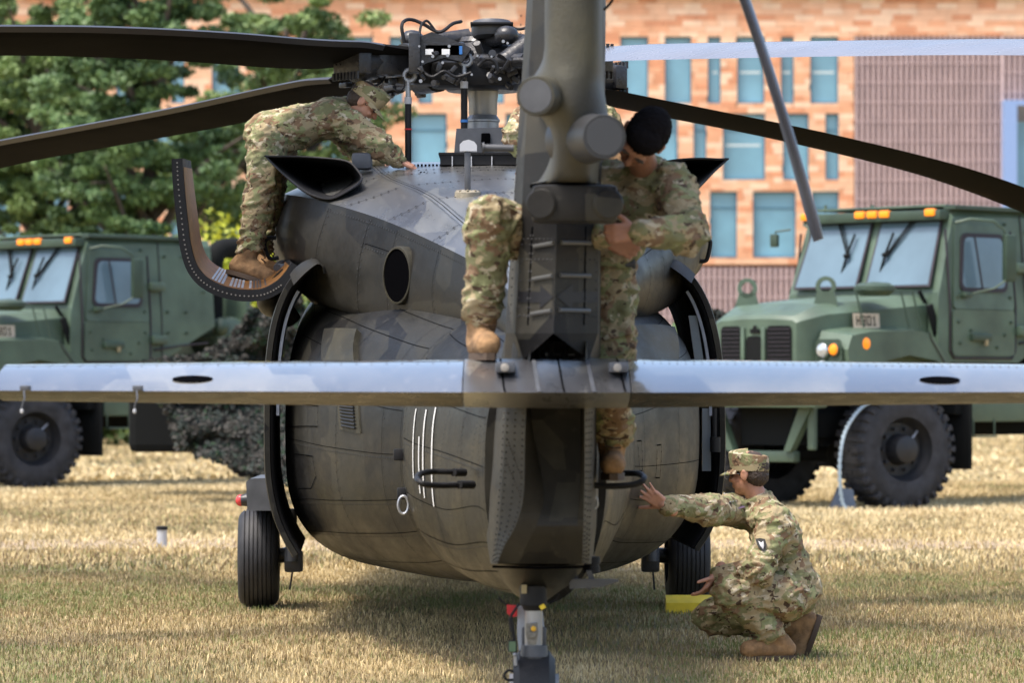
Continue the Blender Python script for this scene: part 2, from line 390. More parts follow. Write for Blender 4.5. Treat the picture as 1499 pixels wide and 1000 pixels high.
tag(g3, "pale yellow grass far behind the trucks", "grass")
# ================================================================ BUILDING
YB = 180.0
BK = bpy.data
m_terra = [M("terracotta_%s" % n_, c_, .8, var=.10, vs=1.5) for n_, c_ in (("light", (.84, .50, .31)), ("mid", (.78, .40, .225)), ("deep", (.70, .32, .17)), ("pale", (.90, .62, .42)))]
m_joint = M("wall_backing", (.34, .19, .12), .9)
m_louv = M("louver_mauve", (.52, .385, .365), .6, var=.1, vs=1)
m_louvb = M("louver_backing", (.17, .11, .11), .8)
m_wfr = M("window_frame_blue", (.05, .16, .24), .4)
m_wgl = M("window_glass_teal", (.17, .37, .48), .12, var=.25, vs=.35, ior=1.9)
m_winbar = M("pale_window_bar", (.42, .50, .50), .6, emit=((1, .95, .85), .12))  # pale bar laid on the pane, faintly emissive
m_bfr = M("blue_metal_surround", (.25, .36, .60), .4)
m_soff = M("recess_panel", (.30, .30, .34), .6)
bx0, bx1 = W(-420, 0, YB).x, W(1800, 0, YB).x
btop = W(0, -7, YB).z
bld = empty("office_building", (0, YB, 0), 0, "large office building clad in pale terracotta panels behind the lawn", "building")
wins = []   # px x0,x1,y0,y1
for a_, b_ in ((908, 949), (973, 1012), (1036, 1055), (1079, 1119), (1143, 1162), (1186, 1227), (505, 546), (570, 590), (612, 633), (716, 738), (760, 800), (830, 868),
               (170, 215), (250, 270), (310, 350), (400, 420), (440, 480), (20, 60), (95, 115), (-60, -20)): wins.append((a_, b_, 53, 151))
for a_, b_ in ((868, 890), (950, 992), (1015, 1034), (1058, 1120), (1146, 1184), (1208, 1228), (600, 654), (540, 560), (690, 712), (740, 800), (-10, 30), (70, 90), (130, 190), (230, 270), (300, 320), (370, 430), (470, 510)): wins.append((a_, b_, 166, 263))
for a_, b_ in ((1039, 1079), (1102, 1165), (1188, 1228), (960, 1000), (880, 920), (780, 840), (700, 740), (600, 660), (520, 560), (420, 480), (330, 370), (250, 290), (140, 200), (60, 100), (-20, 30)): wins.append((a_, b_, 280, 377))
FRONT = YB+.0
def bp(px, py, d=0.0): p = W(px, py, YB); return Vector((p.x, YB+d, p.z))
# wall backing pieces around the openings is a grid of cells: backing sits .25 m behind the panels
mb = MB(); p0 = bp(-420, -7); p1 = bp(1800, 640)
mb.box(((p0.x+p1.x)/2, YB+6.3, (p0.z)/2-.5), (p1.x-p0.x, 12.0, p0.z+1.0-.15)); mb.build("wall_core", m_joint, bld, 0)
mb = MB(); mb.box(((p0.x+p1.x)/2, YB+6.1, p0.z+.1), (p1.x-p0.x+.4, 12.9, .35)); mb.build("roof_edge", m_lgrey, bld, 0)
# terracotta panels, clipped at the window openings
def clip_cell(x0, x1, z0, z1, holes):
    out = [(x0, x1, z0, z1)]
    for hx0, hx1, hz0, hz1 in holes:
        nxt = []
        for (a, b, c, d) in out:
            if b <= hx0+1e-4 or a >= hx1-1e-4 or d <= hz0+1e-4 or c >= hz1-1e-4: nxt.append((a, b, c, d)); continue
            if a < hx0: nxt.append((a, hx0, c, d))
            if b > hx1: nxt.append((hx1, b, c, d))
            m0, m1 = max(a, hx0), min(b, hx1)
            if c < hz0: nxt.append((m0, m1, c, hz0))
            if d > hz1: nxt.append((m0, m1, hz1, d))
        out = nxt
    return [r for r in out if r[1]-r[0] > .05 and r[3]-r[2] > .03]
holes = []
for (a_, b_, c_, d_) in wins:
    A, B = bp(a_, c_), bp(b_, d_); holes.append((A.x, B.x, B.z, A.z))
Lx, Lz = bp(1250, 52).x, bp(0, 391).z
holes.append((Lx, 1000, -5, bp(0, 52).z)); 
holes = sorted(holes)
rows = []; ph = .262; z = p0.z-.08; r_ = 0
rnd = random.Random(4)
cells = []
while z-ph > Lz-.05:
    x = p0.x+(r_ % 5)*.21+rnd.random()*.15
    x0 = p0.x
    hh_ = [h for h in holes if h[3] > z-ph and h[2] < z]
    while x0 < p1.x:
        w_ = .78+.16*rnd.random(); 
        for c in clip_cell(x0, min(x0+w_-.012, p1.x), max(z-ph+.012, Lz), z, hh_): cells.append(c)
        x0 += w_ if x0 > p0.x else (x-p0.x+.3)
    z -= ph; r_ += 1
def panel_geo(c):
    x0, x1, z0, z1 = c; d = rnd.random()*.03
    yf = YB-.03-d; y1 = YB+.28
    return [(x0, yf, z0), (x1, yf, z0), (x1, yf-.012, z1), (x0, yf-.012, z1), (x0, y1, z0), (x1, y1, z0), (x1, y1, z1), (x0, y1, z1)]
PF = [(0, 1, 2, 3), (1, 5, 6, 2), (4, 0, 3, 7), (3, 2, 6, 7), (1, 0, 4, 5)]
def key(c):
    xx = (c[0]+c[1])/2/YB*F+CX; yy = HY-((c[2]+c[3])/2-H)/YB*F
    vis = (890 < xx < 1500 and yy < 385 and not (xx > 1180 and yy > 290)) or (480 < xx < 740 and yy < 30)
    return (0 if vis else 1, -(c[1]-c[0])*(c[3]-c[2]))
cells.sort(key=key)
tone = lambda: rnd.choices([0, 1, 2, 3], [4, 3, 1.6, 2.4])[0]
for c in cells[:300]: mk("terracotta_panel", panel_geo(c), PF, m_terra[tone()], bld, 0)
mb = MB()
for c in cells[300:]: mb.add(panel_geo(c), PF, tone())
mb.build("terracotta_panels", m_terra, bld, 0, kind='stuff')
# windows
for (a_, b_, c_, d_) in wins:
    A, B = bp(a_, c_), bp(b_, d_); x0, x1, z0, z1 = A.x, B.x, B.z, A.z; t_ = .07
    mb = MB()
    for bx_ in (((x0+t_/2, YB+.16, (z0+z1)/2), (t_, .16, z1-z0)), ((x1-t_/2, YB+.16, (z0+z1)/2), (t_, .16, z1-z0)),
                (((x0+x1)/2, YB+.161, z0+t_/2), (x1-x0-2*t_-.004, .15, t_)), (((x0+x1)/2, YB+.161, z1-t_/2), (x1-x0-2*t_-.004, .15, t_))): mb.box(*bx_)
    if c_ > 160 : mb.box(((x0+x1)/2, YB+.20, z1-.75), (x1-x0-2*t_, .05, .05))
    fr = mb.build("window", m_wfr, bld, 0)
    mb = MB(); mb.add([(x0+t_, YB+.22, z0+t_), (x1-t_, YB+.22, z0+t_), (x1-t_, YB+.22, z1-t_), (x0+t_, YB+.22, z1-t_)], [(0, 1, 2, 3)])
    mb.build("pane", m_wgl, fr, 0)
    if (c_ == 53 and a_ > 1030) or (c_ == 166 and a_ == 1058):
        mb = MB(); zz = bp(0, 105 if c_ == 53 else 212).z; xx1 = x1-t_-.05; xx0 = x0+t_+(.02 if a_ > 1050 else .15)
        mb.box(((xx0+xx1)/2, YB+.215, zz), ((xx1-xx0)*.9, .004, .09)); mb.build("window_bar", m_winbar, fr, 0)
# louvres: upper right wing and base band
def louvers(x0, x1, z0, z1, vis):
    mb = MB(); x = x0+.1
    mb2 = MB(); mb2.box(((x0+x1)/2, YB+.22, (z0+z1)/2), (x1-x0, .10, z1-z0)); mb2.build("louver_backing", m_louvb, bld, 0)
    while x < x1: mb.box((x, YB+.07, (z0+z1)/2), (.12, .20, z1-z0)); x += .25
    zz = z0+.4
    while zz < z1: mb.box(((x0+x1)/2, YB-.045, zz), (x1-x0, .02, .05)); zz += .88
    mb.build("louver_fins", m_louv, bld, 0, kind='stuff')
big_x0 = bp(1466, 148).x; bigz = bp(0, 148).z
louvers(Lx+.02, big_x0-.02, Lz, bp(0, 52).z, 1)
louvers(big_x0, p1.x, bigz+.02, bp(0, 52).z, 1)
louvers(p0.x, Lx, .6, Lz-.02, 0)
louvers(Lx+.02, big_x0-.02, .6, Lz-.02, 0)
# deep blue window surround at the right edge
bw = MB(); x0 = big_x0; x1 = p1.x-.5; z0 = bp(0, 600).z; z1 = bigz
bw.box((x0+.3, YB-.35, (z0+z1)/2), (.6, 1.0, z1-z0)); bw.box(((x0+x1)/2+.3, YB-.35, z1-.12), (x1-x0-.6, .99, .24))
f_ = bw.build("deep_window", m_bfr, bld, 0)
sb = MB(); sb.add([(x0+.6, YB-.82, z1-.24), (x1, YB-.82, z1-.24), (x1, YB+.1, z1-.9), (x0+.6, YB+.1, z1-.9)], [(0, 1, 2, 3)]); sb.build("soffit", m_soff, f_, 0)
sb = MB(); sb.add([(x0+.6, YB+.12, z0), (x1, YB+.12, z0), (x1, YB+.12, z1-.25), (x0+.6, YB+.12, z1-.25)], [(0, 1, 2, 3)]); sb.build("pane", m_wgl, f_, 0)
# ================================================================ TREES
def leaf_mat(name, lo, hi):
    m = bpy.data.materials.new(name); m.use_nodes = True; nt = m.node_tree; b = nt.nodes["Principled BSDF"]; L = nt.links.new
    at = nt.nodes.new("ShaderNodeAttribute"); at.attribute_name = "tint"; r = nt.nodes.new("ShaderNodeValToRGB"); L(at.outputs["Fac"], r.inputs[0])
    r.color_ramp.elements[0].color = (*lo, 1); r.color_ramp.elements[1].color = (*hi, 1)
    L(r.outputs[0], b.inputs["Base Color"]); b.inputs["Roughness"].default_value = .55; b.inputs["Specular IOR Level"].default_value = .4
    return m
m_leaf = leaf_mat("leaf_green", (.055, .11, .04), (.24, .33, .10))
m_leafd = leaf_mat("leaf_dark", (.045, .10, .04), (.20, .30, .10))
m_leafy = leaf_mat("leaf_yellow_green", (.22, .28, .02), (.62, .62, .05))
m_leafp = leaf_mat("flower_pink", (.12, .02, .03), (.40, .09, .13))
m_bark = M("bark", (.09, .07, .055), .9, var=.3, vs=6)
def leaves(name, clumps, per, size, mat, parent, seed, flat=.55, kind=None):
    rs = np.random.RandomState(seed); C = np.array([c[:3] for c in clumps]); R = np.array([c[3] for c in clumps])
    n = len(C)*per; d = rs.randn(n, 3); d /= np.linalg.norm(d, axis=1)[:, None]; r = rs.rand(n)**.45
    P = np.repeat(C, per, 0)+d*r[:, None]*np.repeat(R, per)[:, None]*np.array([1, 1, flat])
    t = np.repeat(rs.rand(len(C))*.55, per)+rs.rand(n)*.45
    a = rs.randn(n, 3); a /= np.linalg.norm(a, axis=1)[:, None]; b_ = np.cross(a, rs.randn(n, 3)+np.array([0, 0, .8])); b_ /= np.linalg.norm(b_, axis=1)[:, None]
    s = size*(.6+.8*rs.rand(n))[:, None]; a = a*s; b_ = b_*s*.5
    V = np.stack([P-a, P+b_, P+a, P-b_], 1).reshape(-1, 3); c0 = (V.min(0)+V.max(0))/2
    me = bpy.data.meshes.new(name); me.vertices.add(n*4); me.vertices.foreach_set('co', (V-c0).astype(np.float32).reshape(-1))
    me.loops.add(n*4); me.loops.foreach_set('vertex_index', np.arange(n*4, dtype=np.int32)); me.polygons.add(n)
    me.polygons.foreach_set('loop_start', np.arange(0, n*4, 4, dtype=np.int32)); me.update(calc_edges=True); me.materials.append(mat)
    at = me.attributes.new("tint", 'FLOAT', 'POINT'); at.data.foreach_set('value', np.repeat(t, 4).astype(np.float32))
    o = bpy.data.objects.new(name, me); COL.objects.link(o)
    if parent: o.parent = parent; o.location = Vector(c0)-OFF[parent.name]
    else: o.location = c0
    OFF[o.name] = Vector(c0)
    return tag(o, kind=kind)
def tree(px, Y, hpx_top, wpx, label, mat, seed, base=.3, dens=1.0):
    rn = random.Random(seed); b0 = W(px, 0, Y); top = W(px, hpx_top, Y).z; w = wpx/F*Y
    root = empty("broadleaf_tree", (b0.x, Y, 0), 0, label, "tree")
    mb = MB(); tp = [Vector((b0.x, Y, 0)), Vector((b0.x+.2, Y, top*.25)), Vector((b0.x-.15, Y+.2, top*.5)), Vector((b0.x+.1, Y, top*.85))]
    mb.tube(path(tp, 10), [.32-.027*i for i in range(10)], 10); mb.build("trunk", m_bark, root)
    mb = MB(); cl = []
    for i in range(26):
        z0 = top*(base*.6+rn.random()*.6); an = rn.random()*6.28; L_ = w*(.45+.55*rn.random())*(1.05-.5*max(0, z0/top-.3))
        zz = min(top*.97, z0+top*(.05+.3*rn.random()))
        s0 = Vector((b0.x, Y, z0)); e0 = Vector((b0.x+math.cos(an)*L_, Y+math.sin(an)*L_, zz)); mid = s0.lerp(e0, .5)+Vector((0, 0, .5))
        P = path([s0, mid, e0], 7); mb.tube(P, [.13-.017*k for k in range(7)], 6)
        for k in range(int(6*dens)):
            q = P[2+k % 5]; cl.append((q.x+rn.gauss(0, w*.10), q.y+rn.gauss(0, w*.10), q.z+rn.gauss(.2, top*.05), w*(.09+.09*rn.random())))
    for i in range(int(210*dens)):
        an = rn.random()*6.28; rr = w*math.sqrt(rn.random()); zz = top*(base+(1-base)*rn.random())
        if rr > w*math.sin(math.pi*min(1, max(.18, (zz/top-base*.8)/(1.08-base*.8)))): continue
        cl.append((b0.x+math.cos(an)*rr, Y+math.sin(an)*rr, zz, w*(.08+.10*rn.random())))
    mb.build("limbs", m_bark, root, kind=None)
    leaves("crown", cl, 260, .085, mat, root, seed, .5)
    return root
tree(60, 104, -60, 150, "broad green tree at the far left behind the left truck", m_leaf, 11, .22, 1.05)
tree(225, 98, -90, 175, "darker broad tree behind the open cowling to the left", m_leafd, 12, .22, 1.0)
tree(415, 108, -70, 200, "tree with layered boughs behind the bending soldier and the rotor blades", m_leaf, 13, .25, .95)
tree(-70, 112, -120, 150, "tall tree cut off by the left edge of the view", m_leafd, 14, .2, 1.0)
def bush(name, px, Y, wpx, h, mat, label, seed, n=22, cat="bush", per=120, size=.08):
    c = W(px, 0, Y); w = wpx/F*Y; rn = random.Random(seed)
    cl = [(c.x+rn.uniform(-w, w), Y+rn.uniform(-.6, .6), h*(.15+.65*rn.random()), h*.28) for _ in range(n)]
    root = empty(name, (c.x, Y, 0), 0, label, cat)
    mb = MB()
    for k in range(5): mb.tube([(c.x, Y, 0), (c.x+rn.uniform(-w, w)*.4, Y, h*.4), (c.x+rn.uniform(-w, w)*.8, Y, h*.7)], [.04, .03, .015], 6)
    mb.build("stems", m_bark, root); leaves("foliage", cl, per, size, mat, root, seed+50, .9)
bush("yellow_green_shrub", 345, 90, 45, 5.2, m_leafy, "bright yellow green shrub between the bending soldier's leg and the left truck", 31, 40, per=260)
for i, (px_, w_, h_, l_) in enumerate(((250, 90, 3.6, "green shrub behind the crew cab of the left truck"), (120, 90, 3.8, "green shrub behind the cab roof of the left truck"), (10, 80, 3.6, "green shrub at the far left behind the left windscreen"), (420, 60, 3.4, "green shrub behind the helicopter's left engine"))):
    bush("green_shrub", px_, 95, w_, h_*1.15, m_leaf, l_, 41+i, 40, per=220, size=.11)
bush("dark_shrub", 1035, 62, 26, 2.55, m_leafd, "low dark shrub between the helicopter and the right truck", 47, 26, per=200)
def flowers(x0, x1, Y, seed):
    rn = random.Random(seed); A, B = W(x0, 0, Y).x, W(x1, 0, Y).x
    cl = [(rn.uniform(A, B), Y+rn.uniform(-.5, .5), .1+.4*rn.random(), .3) for _ in range(int((B-A)*5))]
    return leaves("flower_bed", cl, 60, .07, m_leafp, None, seed, .8, 'stuff')
tag(flowers(-60, 420, 120, 61), "strip of dark pink flowers beyond the left truck", "flowers")
tag(flowers(900, 1640, 120, 62), "strip of dark pink flowers beyond the right truck", "flowers")
# ================================================================ HELICOPTER
heli = empty("helicopter", (-.1, 21, 0), 0, "olive drab military helicopter parked tail first on the dry grass with rotor blades drooping", "helicopter")
def xc(Y): return -0.24+0.039*(26-Y)
def sect(cx, rx, zt, zb, Y, ex=2.6, n=40, exb=None):
    """superellipse section in world metres; starts at the bottom, goes left(-x), top, right"""
    zc = (zt+zb)/2; rz = (zt-zb)/2; out = []
    for i in range(n+1):
        t = 2*math.pi*i/n; c, s = -math.cos(t), -math.sin(t)
        e_ = ex if c > 0 else (exb or ex)
        out.append(Vector((cx+rx*math.copysign(abs(s)**(2/e_), s), Y, zc+rz*math.copysign(abs(c)**(2/e_), c))))
    return out
# --- main cabin, transition section and tail cone
cabS = [sect(xc(32), .75, 1.7, .75, 32.4, 2.6), sect(xc(31), 1.05, 2.0, .5, 31), sect(xc(28.5), 1.18, 2.2, .38, 28.5, 3.4), sect(xc(26), 1.19, 2.25, .36, 26, 3.6),
        sect(xc(23.4), 1.19, 2.05, .355, 23.4, 3.4)]
cabin = Loft(cabS)
mb = MB(); mb.grid(cabin.grid(24, 80)); mb.add(cabin.S[0][:-1], [tuple(range(40))]); mb.build("cabin", m_heli, heli)
trS = [sect(xc(23.4), 1.19, 2.05, .355, 23.4, 3.4), sect(-.06, 1.12, 2.0, .36, 22.6, 3.0), sect(-.03, .97, 1.93, .385, 21.7, 2.8), sect(.0, .71, 1.84, .42, 20.7, 2.5), sect(.03, .585, 1.80, .455, 20.2, 2.4)]
trans = Loft(trS)
mb = MB(); mb.grid(trans.grid(30, 90)); mb.build("transition_section", m_heli, heli)
tcS = [sect(.03, .585, 1.80, .455, 20.2, 2.4), sect(.05, .51, 1.74, .47, 19.3, 2.5), sect(.09, .40, 1.67, .50, 18.2, 2.6), sect(.125, .295, 1.60, .525, 17.2, 2.7, exb=2.0), sect(.14, .255, 1.56, .535, 16.75, 3.0, exb=2.0)]
tail = Loft(tcS)
mb = MB(); mb.grid(tail.grid(30, 80)); mb.add(tail.S[-1][:-1], [tuple(range(40))]); mb.build("tail_cone", m_heli, heli)
# panel joints and rivets laid on these skins
jm = MB(); rv = MB()
def trace(L, us, vs, n=60, gap=True, riv=True, w=.0032, both=False, step=.05):
    P = [L.pt(us[0]+(us[1]-us[0])*i/n, vs[0]+(vs[1]-vs[0])*i/n) for i in range(n+1)]
    N = [L.nrm(us[0]+(us[1]-us[0])*i/n, vs[0]+(vs[1]-vs[0])*i/n) for i in range(n+1)]
    c = lambda p: Vector((xc(p.y), p.y, 1.15)); N = outward(N, P, c)
    if gap: strip(jm, P, N, w, .0025)
    if riv:
        P2 = [p+(P[min(i+1, n)]-P[max(i-1, 0)]).normalized().cross(N[i])*.022 for i, p in enumerate(P)]; rivets(rv, P2, N, step)
        if both:
            P2 = [p-(P[min(i+1, n)]-P[max(i-1, 0)]).normalized().cross(N[i])*.022 for i, p in enumerate(P)]; rivets(rv, P2, N, step)
for u in (.02, .30, .55, .80, .985): trace(trans, (u, u), (.04, .96), both=u in (.02, .55))
for v in (.10, .155, .20, .245, .285, .33, .375, .42, .58, .63, .68, .72, .765, .80, .86, .90): trace(trans, (.02, .98), (v, v), riv=(int(v*1000) % 3 != 0))
for u in (.03, .2, .42, .64, .84, .97): trace(tail, (u, u), (.02, .98), both=u in (.03, .97), step=.036)
for v in (.06, .11, .16, .21, .26, .31, .36, .41, .46, .54, .60, .67, .74, .81, .88, .94): trace(tail, (.03, .97), (v, v), riv=(int(v*100) % 2 == 0), step=.036)
for k in range(7): trace(tail, (.05+.13*k, .05+.13*k+.12), (.22, .36), gap=False, step=.03)   # diagonal stiffener rows
for v in (.12, .18, .24, .30, .36, .64, .70, .76, .82, .88): trace(cabin, (.8, .999), (v, v), n=20)
jm.build("panel_joints", m_line, heli, 0, kind='stuff'); rv.build("rivets", m_rivet, heli, 0, kind='stuff')
# raised skins placed on the transition: access panels, boxes, grille
def on(L, u, v):
    p = L.pt(u, v); n = L.nrm(u, v); c = Vector((xc(p.y), p.y, 1.15))
    return p, (n if n.dot(p-c) > 0 else -n)
def find(L, px, py, ur=(0, 1), vr=(0, 1), n=60):
    best = None
    for i in range(n+1):
        for j in range(n*2+1):
            u = ur[0]+(ur[1]-ur[0])*i/n; v = vr[0]+(vr[1]-vr[0])*j/(2*n); p = L.pt(u, v)
            x = p.x/p.y*F+CX; y = HY-(p.z-H)/p.y*F; d = (x-px)**2+(y-py)**2
            if best is None or d < best[0]: best = (d, u, v)
    return best[1], best[2]
LEFT = (.05, .5); RIGHT = (.5, .95)
def patch(L, px0, py0, px1, py1, side, h, name, mat, rim=True, nn=6, label=None, parent=None):
    """raised panel following the skin between two picture corners"""
    a_ = find(L, px0, py0, vr=side, n=40); b_ = find(L, px1, py0, vr=side, n=40); c_ = find(L, px1, py1, vr=side, n=40); d_ = find(L, px0, py1, vr=side, n=40)
    G = []; B = []
    for i in range(nn+1):
        row = []; rb = []
        for j in range(nn+1):
            s, t = i/nn, j/nn
            u = (a_[0]*(1-s)+b_[0]*s)*(1-t)+(d_[0]*(1-s)+c_[0]*s)*t; v = (a_[1]*(1-s)+b_[1]*s)*(1-t)+(d_[1]*(1-s)+c_[1]*s)*t
            p, n_ = on(L, u, v); row.append(p+n_*h); rb.append(p-n_*.01)
        G.append(row); B.append(rb)
    mb = MB(); mb.grid(G)
    E = [G[0][j] for j in range(nn+1)]+[G[i][nn] for i in range(1, nn+1)]+[G[nn][j] for j in range(nn-1, -1, -1)]+[G[i][0] for i in range(nn-1, 0, -1)]
    Eb = [B[0][j] for j in range(nn+1)]+[B[i][nn] for i in range(1, nn+1)]+[B[nn][j] for j in range(nn-1, -1, -1)]+[B[i][0] for i in range(nn-1, 0, -1)]
    m_ = len(E); mb.add(E+Eb, [(i, (i+1) % m_, m_+(i+1) % m_, m_+i) for i in range(m_)])
    o = mb.build(name, mat, parent or heli, 30, label=label)
    return o, G
m_panel = heli_mat("olive_panel_paint", (.036, .034, .026), .5)
patch(trans, 480, 488, 528, 534, LEFT, .035, "antenna_box", m_panel)
patch(trans, 918, 486, 977, 541, RIGHT, .05, "antenna_box", m_panel)
gr, G = patch(trans, 497, 586, 526, 634, LEFT, .008, "vent", m_panel)
gm = MB()
for k in range(9):
    t = .12+.76*k/8; i = 1; P = []
    for s in (.18, .82):
        def bl(s, t):
            x, y = s*6, t*6; i0, j0 = min(int(x), 5), min(int(y), 5); fx, fy = x-i0, y-j0
            return (G[i0][j0]*(1-fx)+G[i0+1][j0]*fx)*(1-fy)+(G[i0][j0+1]*(1-fx)+G[i0+1][j0+1]*fx)*fy
        P.append(bl(s, t)+Vector((-.004, -.006, 0)))
    gm.tube(P, .007, 5)
gm.build("vent_slats", m_black, gr, 0)
# access door outlines
def outline(L, pts, side, w=.006):
    Q = [find(L, px, py, vr=side, n=36) for px, py in pts]; Q.append(Q[0]); P = []; N = []
    for a_, b_ in zip(Q[:-1], Q[1:]):
        for k in range(8):
            p, n_ = on(L, a_[0]+(b_[0]-a_[0])*k/8, a_[1]+(b_[1]-a_[1])*k/8); P.append(p); N.append(n_)
    mb2 = MB(); strip(mb2, P, N, w, .004); rivets(mb2, [p for p in P], N, .05, .004, .005); return mb2
outline(trans, [(432, 668), (458, 664), (463, 700), (455, 714), (436, 712)], LEFT).build("access_panel_seam", m_line, heli, 0)
outline(trans, [(418, 590), (470, 590), (468, 620), (420, 622)], LEFT).build("access_panel_seam", m_line, heli, 0)
outline(trans, [(932, 650), (938, 650), (940, 690), (934, 692)], RIGHT).build("access_panel_seam", m_line, heli, 0)
outline(trans, [(958, 650), (966, 650), (968, 700), (956, 702)], RIGHT).build("access_panel_seam", m_line, heli, 0)
# tie-down rings
for px_, py_ in ((600, 668), (600, 722)):
    u, v = find(trans, px_, py_, vr=LEFT); p, n_ = on(trans, u, v)
    mb = MB(); mb.box(p+n_*.02, (.05, .05, .06), None, .01); b_ = mb.build("tie_down_bracket", m_black, heli)
    if py_ > 700:
        c = p+Vector((-.01, -.06, -.06)); mb = MB(); mb.tube([c+Vector((math.cos(t)*.026, 0, math.sin(t)*.045)) for t in [k*math.pi/8 for k in range(16)]], .008, 6, True)
        mb.build("tie_down_ring", m_steel, b_)
# white lettering strokes seen edge on, down the left of the tail cone
for k, (px_, y0, y1) in enumerate(((609, 597, 700), (615, 640, 722), (624, 600, 730), (637, 598, 742))):
    mb = MB(); P = []; N = []; (ua, va), (ub, vb) = find(tail, px_, y0, ur=(0, .6), vr=(.12, .42), n=50), find(tail, px_, y1, ur=(0, .6), vr=(.12, .42), n=50)
    um = (ua+ub)/2
    for i in range(15): p, n_ = on(tail, um, va+(vb-va)*i/14); P.append(p); N.append(n_)
    strip(mb, P, N, .045, .005)
    mb.build("white_letter", m_white, heli, 0)
# --- upper deck: engine nacelles, dorsal cover
def usec(Y, L):   # L: list of px points for this depth
    return [W(x, y, Y) for x, y in L]
US = [usec(27.0, [(480, 440), (440, 425), (425, 370), (450, 310), (500, 285), (560, 265), (715, 262), (880, 265), (930, 285), (975, 310), (1000, 370), (990, 425), (950, 440)]),
      usec(25.2, [(450, 425), (412, 398), (400, 345), (424, 285), (478, 256), (545, 240), (718, 238), (890, 240), (955, 256), (1008, 285), (1034, 345), (1022, 398), (985, 425)]),
      usec(24.2, [(455, 442), (420, 402), (402, 342), (420, 285), (490, 262), (548, 245), (720, 240), (890, 245), (945, 262), (1014, 285), (1034, 342), (1018, 398), (974, 438)]),
      usec(23.3, [(480, 450), (452, 430), (440, 365), (462, 292), (525, 276), (570, 262), (724, 252), (890, 262), (925, 276), (990, 296), (1012, 365), (1000, 430), (965, 450)]),
      usec(22.3, [(545, 470), (532, 452), (534, 385), (550, 318), (590, 300), (625, 285), (735, 275), (880, 285), (900, 300), (940, 325), (968, 385), (958, 452), (925, 472)]),
      usec(21.3, [(640, 482), (622, 466), (618, 412), (630, 352), (655, 338), (675, 325), (755, 315), (870, 325), (885, 338), (905, 355), (930, 415), (915, 455), (880, 470)]),
      usec(20.0, [(715, 480), (702, 468), (700, 440), (712, 395), (725, 385), (735, 378), (788, 370), (855, 378), (866, 385), (880, 398), (900, 440), (890, 465), (860, 482)]),
      usec(18.6, [(752, 505), (742, 490), (742, 470), (757, 440), (765, 435), (772, 430), (806, 425), (845, 430), (852, 435), (862, 445), (872, 470), (868, 492), (852, 506)])]
# mirrored split: below the crease (matt side wall) / above (deck)
class UL:
    def __init__(s, j0, j1): s.S = [sec[j0:j1+1] for sec in US]
    pt = Loft.pt; grid = Loft.grid; nrm = Loft.nrm
wl = UL(0, 3); wr = UL(9, 12); dk = UL(3, 9)
for L_ in (wl, wr):
    mb = MB(); mb.grid(L_.grid(70, 26)); mb.build("engine_nacelle", m_heli, heli, 60)
class DK(UL):
    def pt(s, u, v):   # faceted deck: linear across, smooth along
        n = 6; x = min(v*n, n-1e-6); i = int(x); f = x-i
        f2 = f; a_ = cr([sec[i] for sec in s.S], u); b_ = cr([sec[i+1] for sec in s.S], u); q = cr([cr(sec, v) for sec in s.S], u)
        return (a_.lerp(b_, f2))*.55+q*.45
dk = DK(3, 9)
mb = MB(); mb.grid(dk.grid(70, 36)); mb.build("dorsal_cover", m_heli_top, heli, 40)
jm = MB(); rv = MB(); rl = MB()
def trace2(L, uv, n=14, gap=True, riv=True, w=.0035, step=.045, both=False, mbr=None):
    P = []; N = []
    for a_, b_ in zip(uv[:-1], uv[1:]):
        for k in range(n+1):
            u, v = a_[0]+(b_[0]-a_[0])*k/n, a_[1]+(b_[1]-a_[1])*k/n
            P.append(L.pt(u, v)); nn_ = L.nrm(u, v); c = Vector((xc(P[-1].y), P[-1].y+.6, 1.7)); N.append(nn_ if nn_.dot(P[-1]-c) > 0 else -nn_)
    if gap: strip(jm, P, N, w, .0025)
    if riv:
        for sg in ((1, -1) if both else (1,)):
            P2 = [p+(P[min(i+1, len(P)-1)]-P[max(i-1, 0)]).normalized().cross(N[i])*.022*sg for i, p in enumerate(P)]; rivets(mbr or rv, P2, N, step, .0075)
for u in (.40, .50, .60, .72): trace2(dk, [(u, .0), (u, 1)], both=True)
for v in (.335, .665): trace2(dk, [(.22, v), (.95, v)], both=v in (.335, .665))
trace2(dk, [(.36, .335), (.36, .665)], both=True)
for L_, s in ((wl, 0), (wr, 1)):
    f = (lambda v: v) if s == 0 else (lambda v: 1-v)
    for u in (.47, .56, .63, .74): trace2(L_, [(u, f(.18)), (u, f(.97))], both=u == .56)
    trace2(L_, [(.2, f(.14)), (.95, f(.14))], both=True); trace2(L_, [(.56, f(.80)), (.63, f(.80))])
    trace2(L_, [(.2, f(.975)), (.95, f(.975))], gap=False)
jm.build("panel_joints", m_line, heli, 0, kind='stuff'); rv.build("rivets", m_rivet, heli, 0, kind='stuff')
